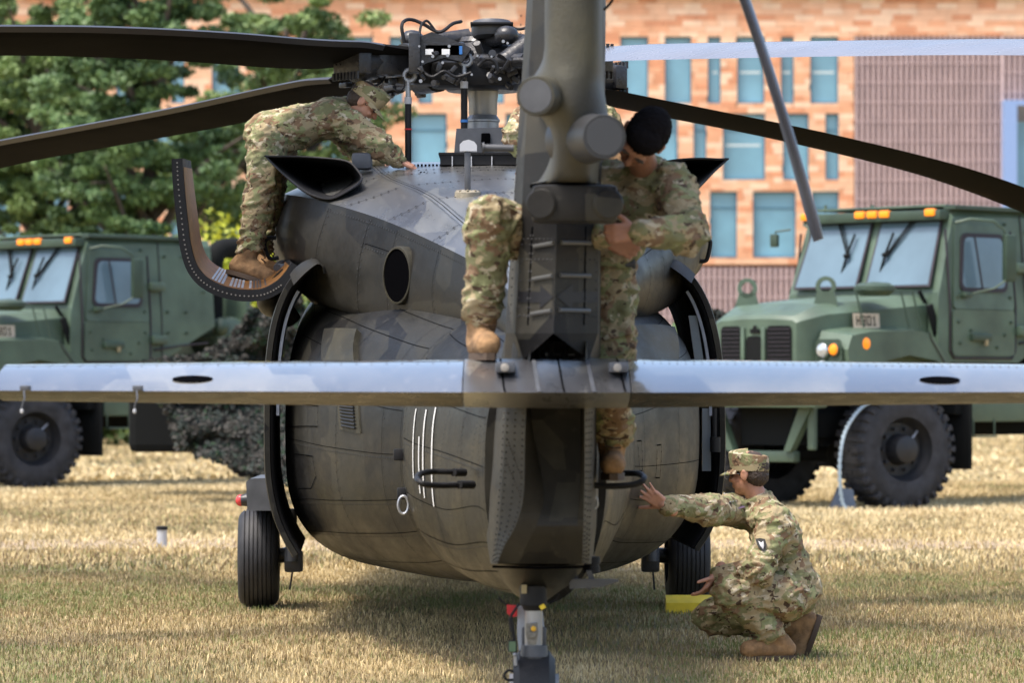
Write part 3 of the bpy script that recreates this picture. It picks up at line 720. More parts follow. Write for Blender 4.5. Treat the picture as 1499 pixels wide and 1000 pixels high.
# round outlet in the left wall with a rim, and its twin fairing on the right
def wfind(L, px, py): return find(L, px, py, ur=(.2, .95), vr=(0, 1), n=50)
u, v = wfind(wl, 588, 404); c = wl.pt(u, v); n_ = wl.nrm(u, v); n_ = n_ if n_.y < 0 else -n_
ax = Vector((-.84, -.54, .02)).normalized(); c = c+ax*.022
mb = MB(); s_ = Vector((0, 0, 1)).cross(ax).normalized(); up = Vector((0, 0, 1))
def ring(r1, r2, d): return [c+ax*d+s_*math.cos(t)*r1+up*math.sin(t)*r2 for t in [2*math.pi*k/36 for k in range(37)]]
mb.grid([ring(.135, .145, -.10), ring(.135, .145, .020), ring(.146, .156, .018), ring(.150, .160, .008), ring(.150, .160, -.06)])
ro = mb.build("exhaust_outlet", m_panel, heli, 50)
mb = MB(); R_ = ring(.134, .144, .014)[:-1]; mb.add(R_, [tuple(range(36))]); mb.build("outlet_dark_disc", m_line, ro, 0)  # black disc over the uncut skin stands for the dark inside
# --- flared exhaust ducts
def duct(side):
    if side < 0:
        rim = [(388, 228, 23.55), (400, 229, 23.5), (430, 229, 23.45), (470, 231, 23.4), (508, 236, 23.35), (524, 250, 23.25), (529, 264, 23.15), (508, 280, 23.05), (482, 291, 23.05), (452, 283, 23.1), (425, 263, 23.3), (404, 244, 23.45)]
        inn = [(455, 246, 24.3), (480, 246, 24.3), (506, 250, 24.3), (512, 258, 24.25), (505, 266, 24.2), (484, 272, 24.2), (466, 266, 24.2), (458, 256, 24.3)]
    else:
        rim = [(1066, 232, 23.55), (1054, 233, 23.5), (1030, 232, 23.45), (1000, 233, 23.4), (970, 238, 23.35), (958, 250, 23.25), (955, 264, 23.15), (970, 280, 23.05), (990, 291, 23.05), (1012, 283, 23.1), (1030, 266, 23.3), (1048, 248, 23.45)]
        inn = [(1000, 248, 24.3), (985, 248, 24.3), (962, 250, 24.3), (950, 260, 24.25), (955, 268, 24.2), (970, 274, 24.2), (985, 268, 24.2), (995, 258, 24.3)]
    def cl(L): P = [W(*q) for q in L]; P.append(P[0]); return [cr(P, i/48) for i in range(49)]
    R_, I_ = cl(rim), cl(inn); cen = sum(R_, Vector())/49
    R2 = [p+(p-cen).normalized()*.006+Vector((0, .01, 0)) for p in R_]; R3 = [cen+(p-cen)*.97+Vector((0, .14, -.01)) for p in R2]
    mb = MB(); mb.grid([I_, [a_.lerp(b_, .5) for a_, b_ in zip(I_, R_)], R_]); mb.grid([R_, R2, R3]); mb.grid([R3, [q+(q-cen)*.05+Vector((0, .1, -.0)) for q in I_]])
    mb.add(I_[:-1], [tuple(range(48))]); o = mb.build("exhaust_duct", m_black, heli, 60)
    mb = MB(); mb.tube(R_[:-1], .007, 6, True); mb.build("duct_lip", m_black, o)
    return o
duct(-1); duct(1)
mb = MB(); mb.box(W(530, 236, 23.9), (.12, .16, .10), None, .025); mb.build("anti_collision_light_base", m_grey, heli)
# deck fittings
mb = MB()
for k in range(26): mb.box(W(590+k*5.5, 243+(k % 3), 24.1), (.012, .03, .02+.01*((k*7) % 3)))
mb.build("deck_fasteners", m_line, heli, 0)
# flat grille in the deck
c = dk.pt(.42, .36); c = W(636, 257, 23.7)
mb = MB()
for k in range(9):
    p = W(616+k*5, 257, 23.55); mb.cyl(p+Vector((0, -.03, .005)), p+Vector((0, .05, .02)), .008, n=6)
mb.build("deck_vent", m_line, heli, 0)
# T antenna on the deck
uu, vv = find(dk, 684, 283, ur=(.2, .8), n=50); p = dk.pt(uu, vv)+Vector((0, -.02, .015)); mb = MB(); mb.lathe([(-.03, .0), (-.03, .075), (.0, .072), (.01, .05), (.012, 0)], p, (0, -.1, 1), 20)
for k in range(8):
    t = k*math.pi/4; mb.ell(p+Vector((math.cos(t)*.06, math.sin(t)*.06, .004)), .008, .008, .006, n=6)
ab = mb.build("antenna_base", M("chromate_base", (.24, .21, .15), .5, var=.3, vs=30), heli)
q = W(684, 220, p.y); mb = MB(); mb.box((p+q)/2, (.034, .075, (q-p).length), None, .012); mb.build("antenna_mast", m_grey, ab)
mb = MB(); L_ = [(673, 221), (673, 211), (678, 206), (686, 204), (694, 207), (698, 212), (698, 221)]
mb.prism([W(x, y, q.y-.045) for x, y in L_], (0, .09, 0)); mb.build("antenna_flag", m_lgrey, ab, 20)
# --- main gearbox base, mast
mb = MB(); mb.prism([W(x, y, 24.0) for x, y in ((663, 243), (668, 188), (736, 186), (752, 243))], (0, 1.1, 0)); gb = mb.build("gearbox_fairing", m_grey, heli, 30)
mb = MB(); mb.box(W(711, 205, 23.99)+Vector((0, .0, 0)), (.055, .03, .085), None, .01); mb.build("fairing_slot", m_line, gb)
mb = MB(); mb.box(W(701, 236, 24.2), (.46, .5, .07)); mb.box(W(701, 228, 24.2), (.48, .52, .012)); dkb = mb.build("oil_cooler_box", m_black, heli)
mb = MB()
for x in (662, 690, 720): mb.box(W(x, 236, 23.94), (.006, .01, .06))
mb.build("grille_bar", m_lgrey, dkb)
HC = W(708, 96, 24.6)
ms = MB(); ms.lathe([(0, .098), (.045, .098), (.05, .105), (.06, .105), (.09, .085), (.10, .088), (.17, .088), (.21, .094), (.36, .094), (.37, .10), (.40, .10), (.42, .09), (.6, .09)], W(707, 190, 24.6), (0, 0, 1), 36)
ms.build("rotor_mast", m_steel, heli, 30)
# --- rotor head
h = MB(); h.lathe([(-.16, 0), (-.16, .22), (-.10, .30), (.02, .30), (.06, .22), (.13, .19), (.15, .0)], HC, (0, 0, 1), 28)
hub = h.build("rotor_hub", m_hub, heli, 30)
h = MB(); h.lathe([(.10, .0), (.10, .17), (.14, .19), (.17, .17), (.17, 0)], HC, (0, 0, 1), 28)
for k in range(4):
    t = rad(18)+k*math.pi/2; d = Vector((math.cos(t), math.sin(t), 0)); h.cyl(HC+Vector((0, 0, .16))+d*.1, HC+Vector((0, 0, .14))+d*.42, .07, .035, 10)
    h.ell(HC+Vector((0, 0, .15))+d*.46, .075, .075, .06, n=12)
h.build("bifilar_absorber", m_hub, hub, 40)
mb = MB(); c_ = W(720, 42, 24.35); mb.lathe([(-.05, 0), (-.05, .115), (-.03, .125), (.02, .125), (.045, .115), (.05, 0)], c_, (0, .1, 1), 28); mb.build("slip_ring_cover", m_grey, hub, 30)
mb = MB(); mb.box(W(720, 36, 24.3), (.26, .26, .015), None, .005); mb.build("cover_plate", m_black, hub)
# cuffs, dampers, pitch horns for the four blades
ANG = {'upper_left': math.atan2(-.62, -.78), 'lower_left': math.atan2(.76, -.65), 'white': math.atan2(-.76, .65), 'dark': math.atan2(.62, .78)}
for nm, t in ANG.items():
    d = Vector((math.cos(t), math.sin(t), -.03)); s_ = Vector((-math.sin(t), math.cos(t), 0)); z_ = Vector((0, 0, 1))
    R_ = Matrix((d, s_, z_)).transposed(); rn = random.Random(nm)
    mb = MB(); mb.cyl(HC+d*.2, HC+d*.5, .13, .10, 16); mb.cyl(HC+d*.45, HC+d*.62, .125, .125, 16)
    mb.box(HC+d*.72, (.34, .20, .16), R_, .03); mb.cyl(HC+d*.84, HC+d*.98, .10, .12, 16); mb.box(HC+d*1.0, (.10, .27, .15), R_, .02)
    cu = mb.build("blade_cuff", m_hub, hub, 35)
    mb = MB()
    for k in range(14):
        q = HC+d*(.3+.72*rn.random())+s_*rn.uniform(-.14, .14)+z_*rn.uniform(-.13, .12)
        if k % 2: mb.box(q, (.03+.08*rn.random(), .03+.05*rn.random(), .02+.06*rn.random()), R_, .004)
        else: mb.cyl(q, q+d*.03+z_*rn.uniform(-.08, .08), .016+.014*rn.random(), n=10)
    for k in range(8): mb.cyl(HC+d*1.05+s_*(-.12+.034*k)+z_*.06, HC+d*1.05+s_*(-.12+.034*k)+z_*.105, .012, n=6)
    for k in range(8): mb.cyl(HC+d*1.05+s_*(-.12+.034*k)-z_*.06, HC+d*1.05+s_*(-.12+.034*k)-z_*.105, .012, n=6)
    mb.build("cuff_fittings", m_hub, cu, 30, kind="stuff")
    mb = MB()
    for k in range(5):
        q = HC+d*(.4+.6*rn.random())+s_*rn.uniform(-.13, .13)+z_*rn.uniform(-.1, .1); mb.cyl(q, q+Vector((rn.uniform(-.02, .02), -.03, .02)), .013, n=8)
    mb.build("bright_bolts", m_steel, cu, 30)
    # lag damper
    mb = MB(); a0 = HC+d*.32-s_*.28; mb.cyl(a0, a0+d*.34+s_*.05, .045, n=12); mb.cyl(a0+d*.3, a0+d*.52+s_*.08, .02, n=8); mb.cyl(HC+d*.15-s_*.1, a0, .05, n=10)
    mb.build("lag_damper", m_hub, cu, 30)
# big cuff facing us with its pale stickers and blue tape
mb = MB(); mb.box(W(650, 74, 24.05), (.26, .10, .10), None, .02); mb.prism([W(x, y, 24.0) for x, y in ((610, 55), (632, 46), (660, 56), (690, 70), (676, 90), (650, 84), (624, 92), (610, 100))], (0, .12, 0))
mb.box(W(607, 78, 24.02), (.07, .14, .24), None, .012); c2 = mb.build("spindle_fork", m_hub, hub, 30)
for px_ in (628.5, 652.5):
    mb = MB(); mb.box(W(px_, 75.5, 23.985), (.048, .008, .034)); mb.build("white_sticker", m_white, c2, 0)
mb = MB(); mb.box(W(674.5, 73, 23.985), (.018, .012, .05)); mb.build("blue_tape", m_blue, c2, 0)
mb = MB(); mb.box(W(759, 84, 24.0), (.055, .02, .03), Matrix.Rotation(.3, 3, 'Y')); mb.build("yellow_tape", m_ylw, hub, 0)
mb = MB(); mb.cyl(W(738, 92, 24.02), W(775, 66, 24.1), .065, .07, 16); mb.build("damper_body", m_hub, hub)
# pitch links
for (px_, y0, y1, w_, Y_) in ((597.5, 118, 238, .020, 24.1), (679.5, 95, 190, .021, 24.1)):
    mb = MB(); mb.cyl(W(px_, y0+24, Y_), W(px_, y1, Y_), w_, n=14); pl = mb.build("pitch_link", m_black, heli, 40)
    mb = MB(); mb.cyl(W(px_, y0, Y_), W(px_, y0+26, Y_), .014, .017, n=12)
    c = W(px_+2, y0-8, Y_); mb.tube([c+Vector((math.cos(t)*.034, 0, math.sin(t)*.034)) for t in [k*math.pi/8 for k in range(16)]], .014, 7, True); mb.build("rod_end", m_steel, pl)
    mb = MB(); mb.cyl(W(px_, y0+24, Y_), W(px_, y0+34, Y_), w_+.003, n=14); mb.build("link_sleeve", m_lgrey, pl)
    mb = MB(); yy = y1-4 if px_ > 650 else 188; mb.cyl(W(px_, yy-(11 if px_ > 650 else 0), Y_), W(px_, yy+2-(9 if px_ > 650 else 0), Y_), w_+.003, n=14); mb.build("index_tape", m_blue if px_ > 650 else m_red, pl)
# cables over the hub
for P_, r_ in (([(592, 62, 24), (588, 38, 24), (594, 29, 24.05), (606, 29, 24.1), (622, 36, 24.1), (630, 41, 24.1), (640, 46, 24.1), (650, 44, 24.1), (663, 34, 24.2), (675, 31, 24.3)], .011),
               ([(614, 50, 24), (617, 36, 24.05), (625, 30, 24.1), (634, 40, 24.1), (642, 52, 24.1)], .008),
               ([(745, 38, 24.4), (757, 42, 24.3), (768, 41, 24.3), (785, 34, 24.3)], .009),
               ([(566, 104, 24.1), (560, 118, 24.1), (546, 126, 24), (534, 120, 24), (534, 96, 24.1)], .007),
               ([(576, 128, 24.1), (584, 134, 24), (592, 126, 24), (590, 112, 24)], .005),
               ([(700, 96, 23.9), (712, 86, 23.9), (724, 90, 23.9), (728, 104, 23.9), (716, 112, 23.9)], .012),
               ([(612, 100, 23.95), (632, 112, 23.9), (650, 104, 23.9), (668, 112, 23.9), (690, 106, 23.9)], .010)):
    mb = MB(); mb.tube(pxpath(P_, 30), r_, 7); mb.build("hub_cable", m_black, hub)
mb = MB(); mb.box(W(549, 107, 24.4), (.09, .1, .14), None, .02); mb.cyl(W(549, 95, 24.3), W(549, 122, 24.3), .05, n=16); mb.box(W(580, 112, 24.5), (.16, .1, .10), None, .03); mb.build("bellows_damper", m_hub, hub, 30)
mb = MB(); mb.box(W(640, 108, 24.3), (.3, .2, .14), None, .03); mb.box(W(690, 110, 24.3), (.5, .3, .16), None, .05); mb.build("hub_lower_plate", m_black, hub, 30)
mb = MB()
rn = random.Random(3)
for k in range(40):
    q = W(rn.uniform(605, 765), rn.uniform(66, 124), rn.uniform(23.9, 24.2)); r_ = rn.uniform(.01, .024)
    if k % 3: mb.cyl(q, q+Vector((rn.uniform(-.05, .05), -.05, rn.uniform(-.05, .05))), r_, n=8)
    else: mb.box(q, (r_*3, r_*2, r_*1.6), Matrix.Rotation(rn.random()*3, 3, 'Y'), .004)
mb.build("hub_fasteners", m_hub, hub, 30, kind='stuff')
mb = MB()
for k in range(14):
    q = W(rn.uniform(605, 765), rn.uniform(60, 120), 23.88); mb.cyl(q, q+Vector((0, -.02, 0)), rn.uniform(.006, .012), n=8)
mb.build("bolt_heads", m_steel, hub, 30)
# --- main rotor blades: spine px, depth; chord .53
def blade(name, pts, pitch, mat, label, root_w=.35, twist=0.0, le=1):
    """pts (px,py,Y) of the quarter-chord line; le=+1/-1 side of the leading edge relative to d x up"""
    P = path([W(*p) for p in pts], 60); n = len(P); G = []; E = []
    prof = [(-.5, .0), (-.3, .030), (-.05, .05), (.25, .062), (.42, .045), (.5, .0), (.42, -.038), (.25, -.045), (-.05, -.035), (-.3, -.018), (-.5, 0)]
    for i, p in enumerate(P):
        d = (P[min(i+1, n-1)]-P[max(i-1, 0)]).normalized(); s_ = Vector((0, 0, 1)).cross(d).normalized()*le; u_ = d.cross(s_)*(1 if d.cross(s_).z > 0 else -1)
        t = i/(n-1); pt_ = rad(pitch+twist*t); c_ = s_*math.cos(pt_)+u_*math.sin(pt_); k_ = u_*math.cos(pt_)-s_*math.sin(pt_)
        ch = .53*min(1, root_w+(1-root_w)*min(1, max(0, t-.02)/.09)); th = .53*(1.15 if t < .05 else 1)
        G.append([p+c_*(a_*ch-.0)+k_*(b_*th) for a_, b_ in prof])
    mb = MB(); mb.grid(G); mb.add(G[0], [tuple(range(len(prof)))]); mb.add(G[-1], [tuple(range(len(prof)))])
    o = mb.build(name, mat, heli, 35, label=label)
    # leading edge erosion strip
    mb = MB(); sel = [4, 5, 6]; mb.grid([[q+((q-P[i]).normalized()*.003) for q in [G[i][k] for k in sel]] for i in range(4, n)])
    mb.build("leading_edge_strip", m_les, o, 35)
    return o, G
m_les = M("erosion_strip", (.03, .03, .034), .45)
def solve(px, th):
    k = (px-CX)/F; r = (k*HC.y-HC.x)/(math.cos(th)-k*math.sin(th)); return HC.y+r*math.sin(th)
def bpts(L, th): return [(x, y, solve(x, th)) for x, y in L]
BL = {}
BL['ul'] = blade("rotor_blade", [(HC.x/HC.y*F+CX-115, 82, solve(593, ANG['upper_left']))]+bpts([(450, 80), (300, 69), (150, 62), (0, 60), (-400, 62), (-1000, 75)], ANG['upper_left']), 14, m_bladeb, "black blade reaching the upper left edge of the view, above the bending soldier", .5)
BL['ll'] = blade("rotor_blade", bpts([(560, 118), (450, 138), (300, 170), (150, 198), (0, 226), (-120, 256), (-230, 290)], ANG['lower_left']), 9, m_bladeb, "black blade sagging to the left behind the bending soldier", .5)
m_bladew = M("blade_sky_sheen", (.17, .175, .20), .26, var=.15, vs=1.5, rvar=.05)  # pale copy of the blade colour, standing for reflected sky
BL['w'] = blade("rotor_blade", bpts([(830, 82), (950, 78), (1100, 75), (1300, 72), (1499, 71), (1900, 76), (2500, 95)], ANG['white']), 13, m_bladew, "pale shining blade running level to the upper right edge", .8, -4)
m_bladed = M("blade_olive_black", (.010, .009, .008), .8, vs=.9, cols=[(.006, .006, .005), (.010, .009, .007), (.011, .009, .007), (.035, .026, .016)], ior=1.1)
BL['d'] = blade("rotor_blade", bpts([(830, 128), (885, 140), (1000, 163), (1150, 193), (1300, 228), (1400, 256), (1499, 292), (1600, 335)], ANG['dark']), 0, m_bladed, "dark camouflaged blade sagging down to the right above the truck", .5)
# ================================================================ LOWER TAIL PYLON
PY = [ # height px, left-front(x,Y), left bevel, left rear edge, groove left, groove right, right rear edge, right front
    (500, (738, 17.0), (752, 15.9), (778, 15.55), (790, 15.75), (848, 15.75), (858, 15.55), (876, 16.0), (884, 17.0)),
    (600, (722, 17.0), (741, 15.95), (770, 15.5), (777, 15.85), (850, 15.85), (856, 15.5), (868, 15.9), (882, 17.0)),
    (680, (716, 17.0), (737, 15.95), (768, 15.55), (790, 15.8), (850, 15.8), (856, 15.55), (866, 15.9), (880, 17.0)),
    (730, (712, 17.0), (733, 15.95), (766, 15.6), (796, 15.72), (848, 15.72), (855, 15.6), (865, 15.9), (878, 17.0)),
    (770, (711, 17.0), (730, 15.95), (755, 15.7), (785, 15.65), (845, 15.65), (854, 15.65), (864, 15.9), (876, 17.0)),
    (800, (714, 17.0), (726, 16.0), (738, 15.8), (770, 15.75), (842, 15.75), (853, 15.75), (863, 15.95), (872, 17.0)),
    (826, (718, 17.0), (722, 16.05), (728, 15.9), (760, 15.85), (838, 15.85), (852, 15.87), (862, 16.0), (870, 17.0))]
G = []
for row in PY: G.append([W(x, row[0], Y) for x, Y in row[1:]])
n7 = len(G)
S2 = [[cr([G[i][j] for i in range(n7)], t/24) for j in range(8)] for t in range(25)]
mb = MB()
for j in range(7):
    mat_i = 0
    mb.grid([[S2[t][j], S2[t][j+1]] for t in range(25)])
mb.build("lower_tail_pylon", m_heli_pyl, heli, 25)
mb = MB(); mb.add(S2[-1], [tuple(range(8))]); mb.build("pylon_floor", m_line, heli, 0)
# bumper shaped belly under the pylon
bs = []
for (y, l, r, Yf, Yb) in ((829, 721, 862, 15.92, 17.3), (845, 727, 855, 15.98, 17.3), (862, 738, 838, 16.1, 17.3), (876, 752, 815, 16.3, 17.3), (884, 768, 800, 16.5, 17.2)):
    ring_ = []
    for i in range(33):
        t = 2*math.pi*i/32; cxp = (l+r)/2; hw = (r-l)/2; Yc = (Yf+Yb)/2; hy = (Yb-Yf)/2
        X = cxp+hw*math.copysign(abs(math.cos(t))**.75, math.cos(t)); Y = Yc-hy*math.copysign(abs(math.sin(t))**.8, math.sin(t))
        q = W(X, y, Yf); ring_.append(Vector((q.x*(1), Y, q.z)))
    bs.append(ring_)
mb = MB(); mb.grid(bs); mb.add(bs[-1][:-1], [tuple(range(32))]); mb.build("tail_bumper", m_heli, heli, 50)
mb = MB(); mb.tube([W(721, 830, 15.90), W(790, 832, 15.85), W(862, 830, 15.92)], .006, 6); mb.build("belly_seam", m_line, heli)
rv = MB(); jm = MB()
nf = Vector((-.25, -1, 0)).normalized(); nr = Vector((.3, -1, 0)).normalized()
for j, nn_, fr in ((1, nf, .12), (1, nf, .5), (1, nf, .88), (0, nf, .9), (5, nr, .15), (5, nr, .5), (5, nr, .85)):
    P = [S2[t][j].lerp(S2[t][j+1], fr)+nn_*.003 for t in range(3, 25)]; rivets(rv, P, [nn_]*len(P), .026, .0038)
for (a_, b_) in (((741, 640), (764, 700)), ((738, 668), (762, 726))):
    P = [W(a_[0], a_[1], 15.9), W(b_[0], b_[1], 15.6)]; rivets(rv, P, [nf]*2, .025, .0035, .0)
rv.build("rivets", m_rivet, heli, 0, kind='stuff')
# ================================================================ FIN
def fp(x, y, Y): return W(x, y, Y)
# horizontal outline of the fin at two heights; concave ridge line at x=809
def fin_row(y):
    k = (530-y)/530
    xl = 737+k*34 if y > 0 else 771; xb = 752+k*28; xr = 880+k*6
    return [(xl, y, 17.2), (xl+1, y, 16.2), (xb, y, 15.62), (809+k*16, y, 15.34), (xr-5, y, 15.62), (xr, y, 16.2), (xr+1, y, 17.2)]
rows = [fin_row(y) for y in (-420, -200, 0, 150, 300, 400, 470, 488)]
mb = MB(); mb.grid([[fp(*q) for q in r_] for r_ in rows])
# pointed cut-out at the foot of the two rear faces
rr = fin_row(528); r4 = fin_row(488)
A = [fp(*q) for q in r4]; Bt = [fp(*q) for q in rr]
foot = [A[0], A[1], A[2], A[3], A[4], A[5], A[6]]
mb.add([A[0], A[1], Bt[1], Bt[0]], [(0, 1, 2, 3)]); mb.add([A[5], A[6], Bt[6], Bt[5]], [(0, 1, 2, 3)])
mb.add([A[1], A[2], fp(766, 527, 15.62), Bt[1]], [(0, 1, 2, 3)]); mb.add([A[2], A[3], fp(766, 527, 15.62)], [(0, 1, 2)])
mb.add([A[4], A[5], Bt[5], fp(862, 527, 15.62)], [(0, 1, 2, 3)]); mb.add([A[3], A[4], fp(862, 527, 15.62)], [(0, 1, 2)])
mb.add([fp(*q) for q in rows[0]], [tuple(range(7))])
fin = mb.build("tail_fin", m_heli_pyl, heli, 12)
mb = MB(); mb.add([fp(744, 480, 16.25), fp(878, 480, 16.25), fp(878, 535, 16.25), fp(744, 535, 16.25)], [(0, 1, 2, 3)]); mb.build("fin_bay_shade", m_line, heli, 0)  # black sheet paints the darkness behind the pointed cut-out
mb = MB()
for x in (792, 808, 826): mb.cyl(W(x, 500, 15.75), W(x, 532, 15.7), .012, n=8)
mb.box(W(808, 515, 15.8), (.18, .06, .03)); mb.ell(W(800, 519, 15.68), .014, .014, .014); mb.build("hinge_hardware", m_hub, heli)
# ribs, arrows, rivet rows on the fin rear faces
def facep(side, t, y, lift=.006):      # t 0 outer .. 1 ridge
    r_ = fin_row(y); a_ = fp(*r_[2 if side < 0 else 4]); b_ = fp(*r_[3]); p = a_.lerp(b_, t)
    nn_ = Vector((-.32 if side < 0 else .38, -1, 0)).normalized(); return p+nn_*lift, nn_
for y in (358, 406, 457):
    for sd_, t0, t1 in ((-1, .42, .94), (1, .22, .90)):
        mb = MB(); a_, n1 = facep(sd_, t0, y+(3 if sd_ < 0 else -2)); b_, _ = facep(sd_, t1, y-(2 if sd_ < 0 else 3)); mb.tube([a_, b_], .009, 8); mb.build("stiffener_bar", M("fin_bar", (.085, .085, .08), .45) if y == 358 and sd_ < 0 else bpy.data.materials["fin_bar"], heli)
m_arrow = M("arrow_dark", (.006, .006, .008), .6)
for sd_, tt in ((-1, (.04, .62, .98)), (1, (.02, .55, .93))):
    if sd_ < 0: pts = [(.02, 427), (.62, 427), (.62, 418), (.97, 435), (.62, 452), (.62, 443), (.02, 443)]
    else: pts = [(.02, 427), (.60, 427), (.60, 416), (.96, 434), (.60, 454), (.60, 443), (.02, 443)]
    vs = [facep(sd_, t, y, .003)[0] for t, y in pts]; mb = MB(); mb.add(vs, [(0, 1, 5, 6), (2, 3, 4), (1, 2, 4, 5)][0:2]); mb.build("warning_arrow", m_arrow, fin, 0)
rv = MB(); jm = MB()
for sd_ in (-1, 1):
    for t in (.06, .30, .36):
        P = []; 
        for y in range(332, 484, 8): q, n_ = facep(sd_, t, y, .002); P.append(q)
        rivets(rv, P, [n_]*len(P), .035, .004)
    P = [facep(sd_, .33, y, .003)[0] for y in range(332, 484, 8)]; strip(jm, P, [n_]*len(P), .007, .0)
    for y in (462, 350, 380):
        P = [facep(sd_, t/10, y, .002)[0] for t in range(0, 10)]; rivets(rv, P, [n_]*len(P), .035, .004)
for y0 in (0, 20): 
    P = [W(764+(y/530)*-18, y, 15.97) for y in range(10, 500, 10)]; rivets(rv, P, [Vector((-.6, -1, 0)).normalized()]*len(P), .035, .004)
rv.build("rivets", m_rivet, heli, 0, kind='stuff'); jm.build("panel_joints", m_line, heli, 0, kind='stuff')
# trailing fairing above with two sensor cans
def hsec(y, pts): return [W(x, y, Y) for x, Y in pts]
FS = [hsec(-400, ((806, 15.5), (806, 15.0), (820, 14.85), (865, 14.85), (880, 15.0), (882, 15.5))), hsec(-10, ((798, 15.5), (799, 15.0), (815, 14.85), (866, 14.85), (880, 15.0), (882, 15.5))),
      hsec(80, ((796, 15.5), (797, 15.0), (812, 14.85), (864, 14.85), (880, 15.0), (882, 15.5))), hsec(118, ((780, 15.5), (782, 15.0), (812, 14.84), (858, 14.84), (878, 15.0), (882, 15.5))),
      hsec(155, ((782, 15.5), (786, 15.0), (815, 14.84), (856, 14.84), (885, 15.0), (888, 15.5))), hsec(185, ((800, 15.5), (806, 15.0), (824, 14.86), (858, 14.86), (888, 15.0), (890, 15.5))),
      hsec(225, ((806, 15.5), (810, 15.05), (824, 14.9), (856, 14.9), (872, 15.05), (880, 15.5))), hsec(262, ((790, 15.5), (800, 15.2), (818, 15.0), (858, 15.0), (868, 15.2), (876, 15.5))),
      hsec(268, ((778, 15.5), (790, 15.3), (815, 15.15), (860, 15.15), (868, 15.3), (878, 15.5)))]
mb = MB(); GG = []
for t in range(61):
    sec = [cr([s[j] for s in FS], t/60) for j in range(6)]; GG.append([cr(sec, k/20) for k in range(21)])
mb.grid(GG); m_ff = M("fin_fairing_paint", (.085, .075, .052), .55, cols=[(.022, .021, .019), (.05, .046, .03), (.085, .078, .046)], vs=2.6, bump=.2, bs=70)
mb.add([GG[-1][k] for k in range(21)], [tuple(range(21))]); ff = mb.build("fin_trailing_fairing", m_ff, heli, 60)
def can(a_, b_, r1, r2, mat, lens):
    mb = MB(); a_, b_ = Vector(a_), Vector(b_); d = (b_-a_).normalized(); L_ = (b_-a_).length
    mb.lathe([(0, r1), (L_*.8, r2), (L_*.95, r2*.99), (L_, r2*.94), (L_, r2*.5), (L_, 0)], a_, d, 32); o = mb.build("missile_sensor", mat, ff, 45)
    mb = MB(); mb.lathe([(L_+.003, 0), (L_+.003, r2*.80), (L_-.003, r2*.82)], a_, d, 24); mb.build("sensor_window", lens, o, 30); return o
can(W(822, 142, 15.15), W(784, 140, 14.72), .066, .076, m_ff, m_grey)
can(W(838, 205, 15.15), W(885, 200, 14.68), .108, .086, M("sensor_grey", (.028, .029, .031), .5), M("sensor_face", (.045, .048, .054), .45))
# receiver bar with a disc at each end
mb = MB(); mb.box(W(841, 299, 15.13), (.325, .22, .142), None, .028); bar = mb.build("receiver_bar", m_heli_pyl, heli, 40)
for x_, d_ in ((796, (-.25, -1, 0)), (886, (.25, -1, 0))):
    c = W(x_, 299, 15.07); mb = MB(); mb.lathe([(-.10, .060), (.045, .060), (.054, .052), (.054, .0)], c, Vector(d_), 28); mb.build("spiral_antenna", m_heli_pyl, bar, 40)
mb = MB(); mb.prism([W(*q) for q in ((776, 270, 15.3), (812, 262, 15.1), (872, 268, 15.3))], (0, .25, 0)); mb.build("fairing_gap", m_line, heli, 0)
# step pins
mb = MB(); mb.cyl(W(752, 217, 16.3), W(706, 216, 16.3), .015, n=10); mb.cyl(W(709, 216, 16.3), W(706, 216, 16.3), .022, n=10); mb.build("step_pin", m_grey, heli)
mb = MB(); mb.cyl(W(876, 386, 16.0), W(930, 386, 16.0), .014, n=10); mb.cyl(W(926, 386, 16.0), W(930, 386, 16.0), .022, n=10); mb.build("step_pin", m_grey, heli)
# ================================================================ STABILATOR
def stab(x0, x1, mat, name, parent=None, n=30):
    G = []
    for i in range(n+1):
        px = x0+(x1-x0)*i/n; u_ = abs(px-828)/845
        X = (px-CX)/F*15.0
        te_y = 575+ (px-828)*.0012 -2*u_; 
        z_te = W(0, te_y, 15.0).z; ch = 1.02-.30*u_; Yt = 15.0+.10*u_; th = .172-.052*u_
        prof = []
        for k in range(25):
            a_ = math.pi*2*k/24; c = .5*(1+math.cos(a_))     # 1 = trailing edge
            yt = 5*(.2969*math.sqrt(max(c, 0))-.126*c-.3516*c*c+.2843*c**3-.1036*c**4)
            s_ = 1 if k <= 12 else -1
            cc = 1-c
            z = yt*th*s_*(1 if s_ > 0 else 1.0)+.008*s_*(1-abs(2*c-1))
            prof.append(Vector((X, Yt+(1-c)*ch, z_te+.035*(1-c)+z*(1.22 if s_ > 0 else .95))))
        G.append(prof)
    mb = MB(); mb.grid(G); mb.add(G[0][:-1], [tuple(range(24))]); mb.add(G[-1][:-1], [tuple(range(24))])
    o = mb.build(name, mat, parent or heli, 60); return o, G
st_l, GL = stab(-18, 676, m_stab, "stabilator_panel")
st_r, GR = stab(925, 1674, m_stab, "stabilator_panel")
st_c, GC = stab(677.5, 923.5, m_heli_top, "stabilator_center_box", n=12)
m_under = M("stabilator_grass_reflection", (.05, .035, .018), .30, cols=[(.008, .006, .004), (.014, .010, .006), (.05, .034, .015)], vs=5, rvar=.05, ior=1.16)  # brown of the mirrored grass painted into the underside
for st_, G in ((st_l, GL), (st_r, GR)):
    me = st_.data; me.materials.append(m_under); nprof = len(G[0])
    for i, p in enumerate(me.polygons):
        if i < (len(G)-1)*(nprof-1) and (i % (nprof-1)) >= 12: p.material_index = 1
def top_z(X, Y, G):
    best = min(G, key=lambda r_: abs(r_[0].x-X)); q = min(best[:13], key=lambda p: abs(p.y-Y)); return q.z
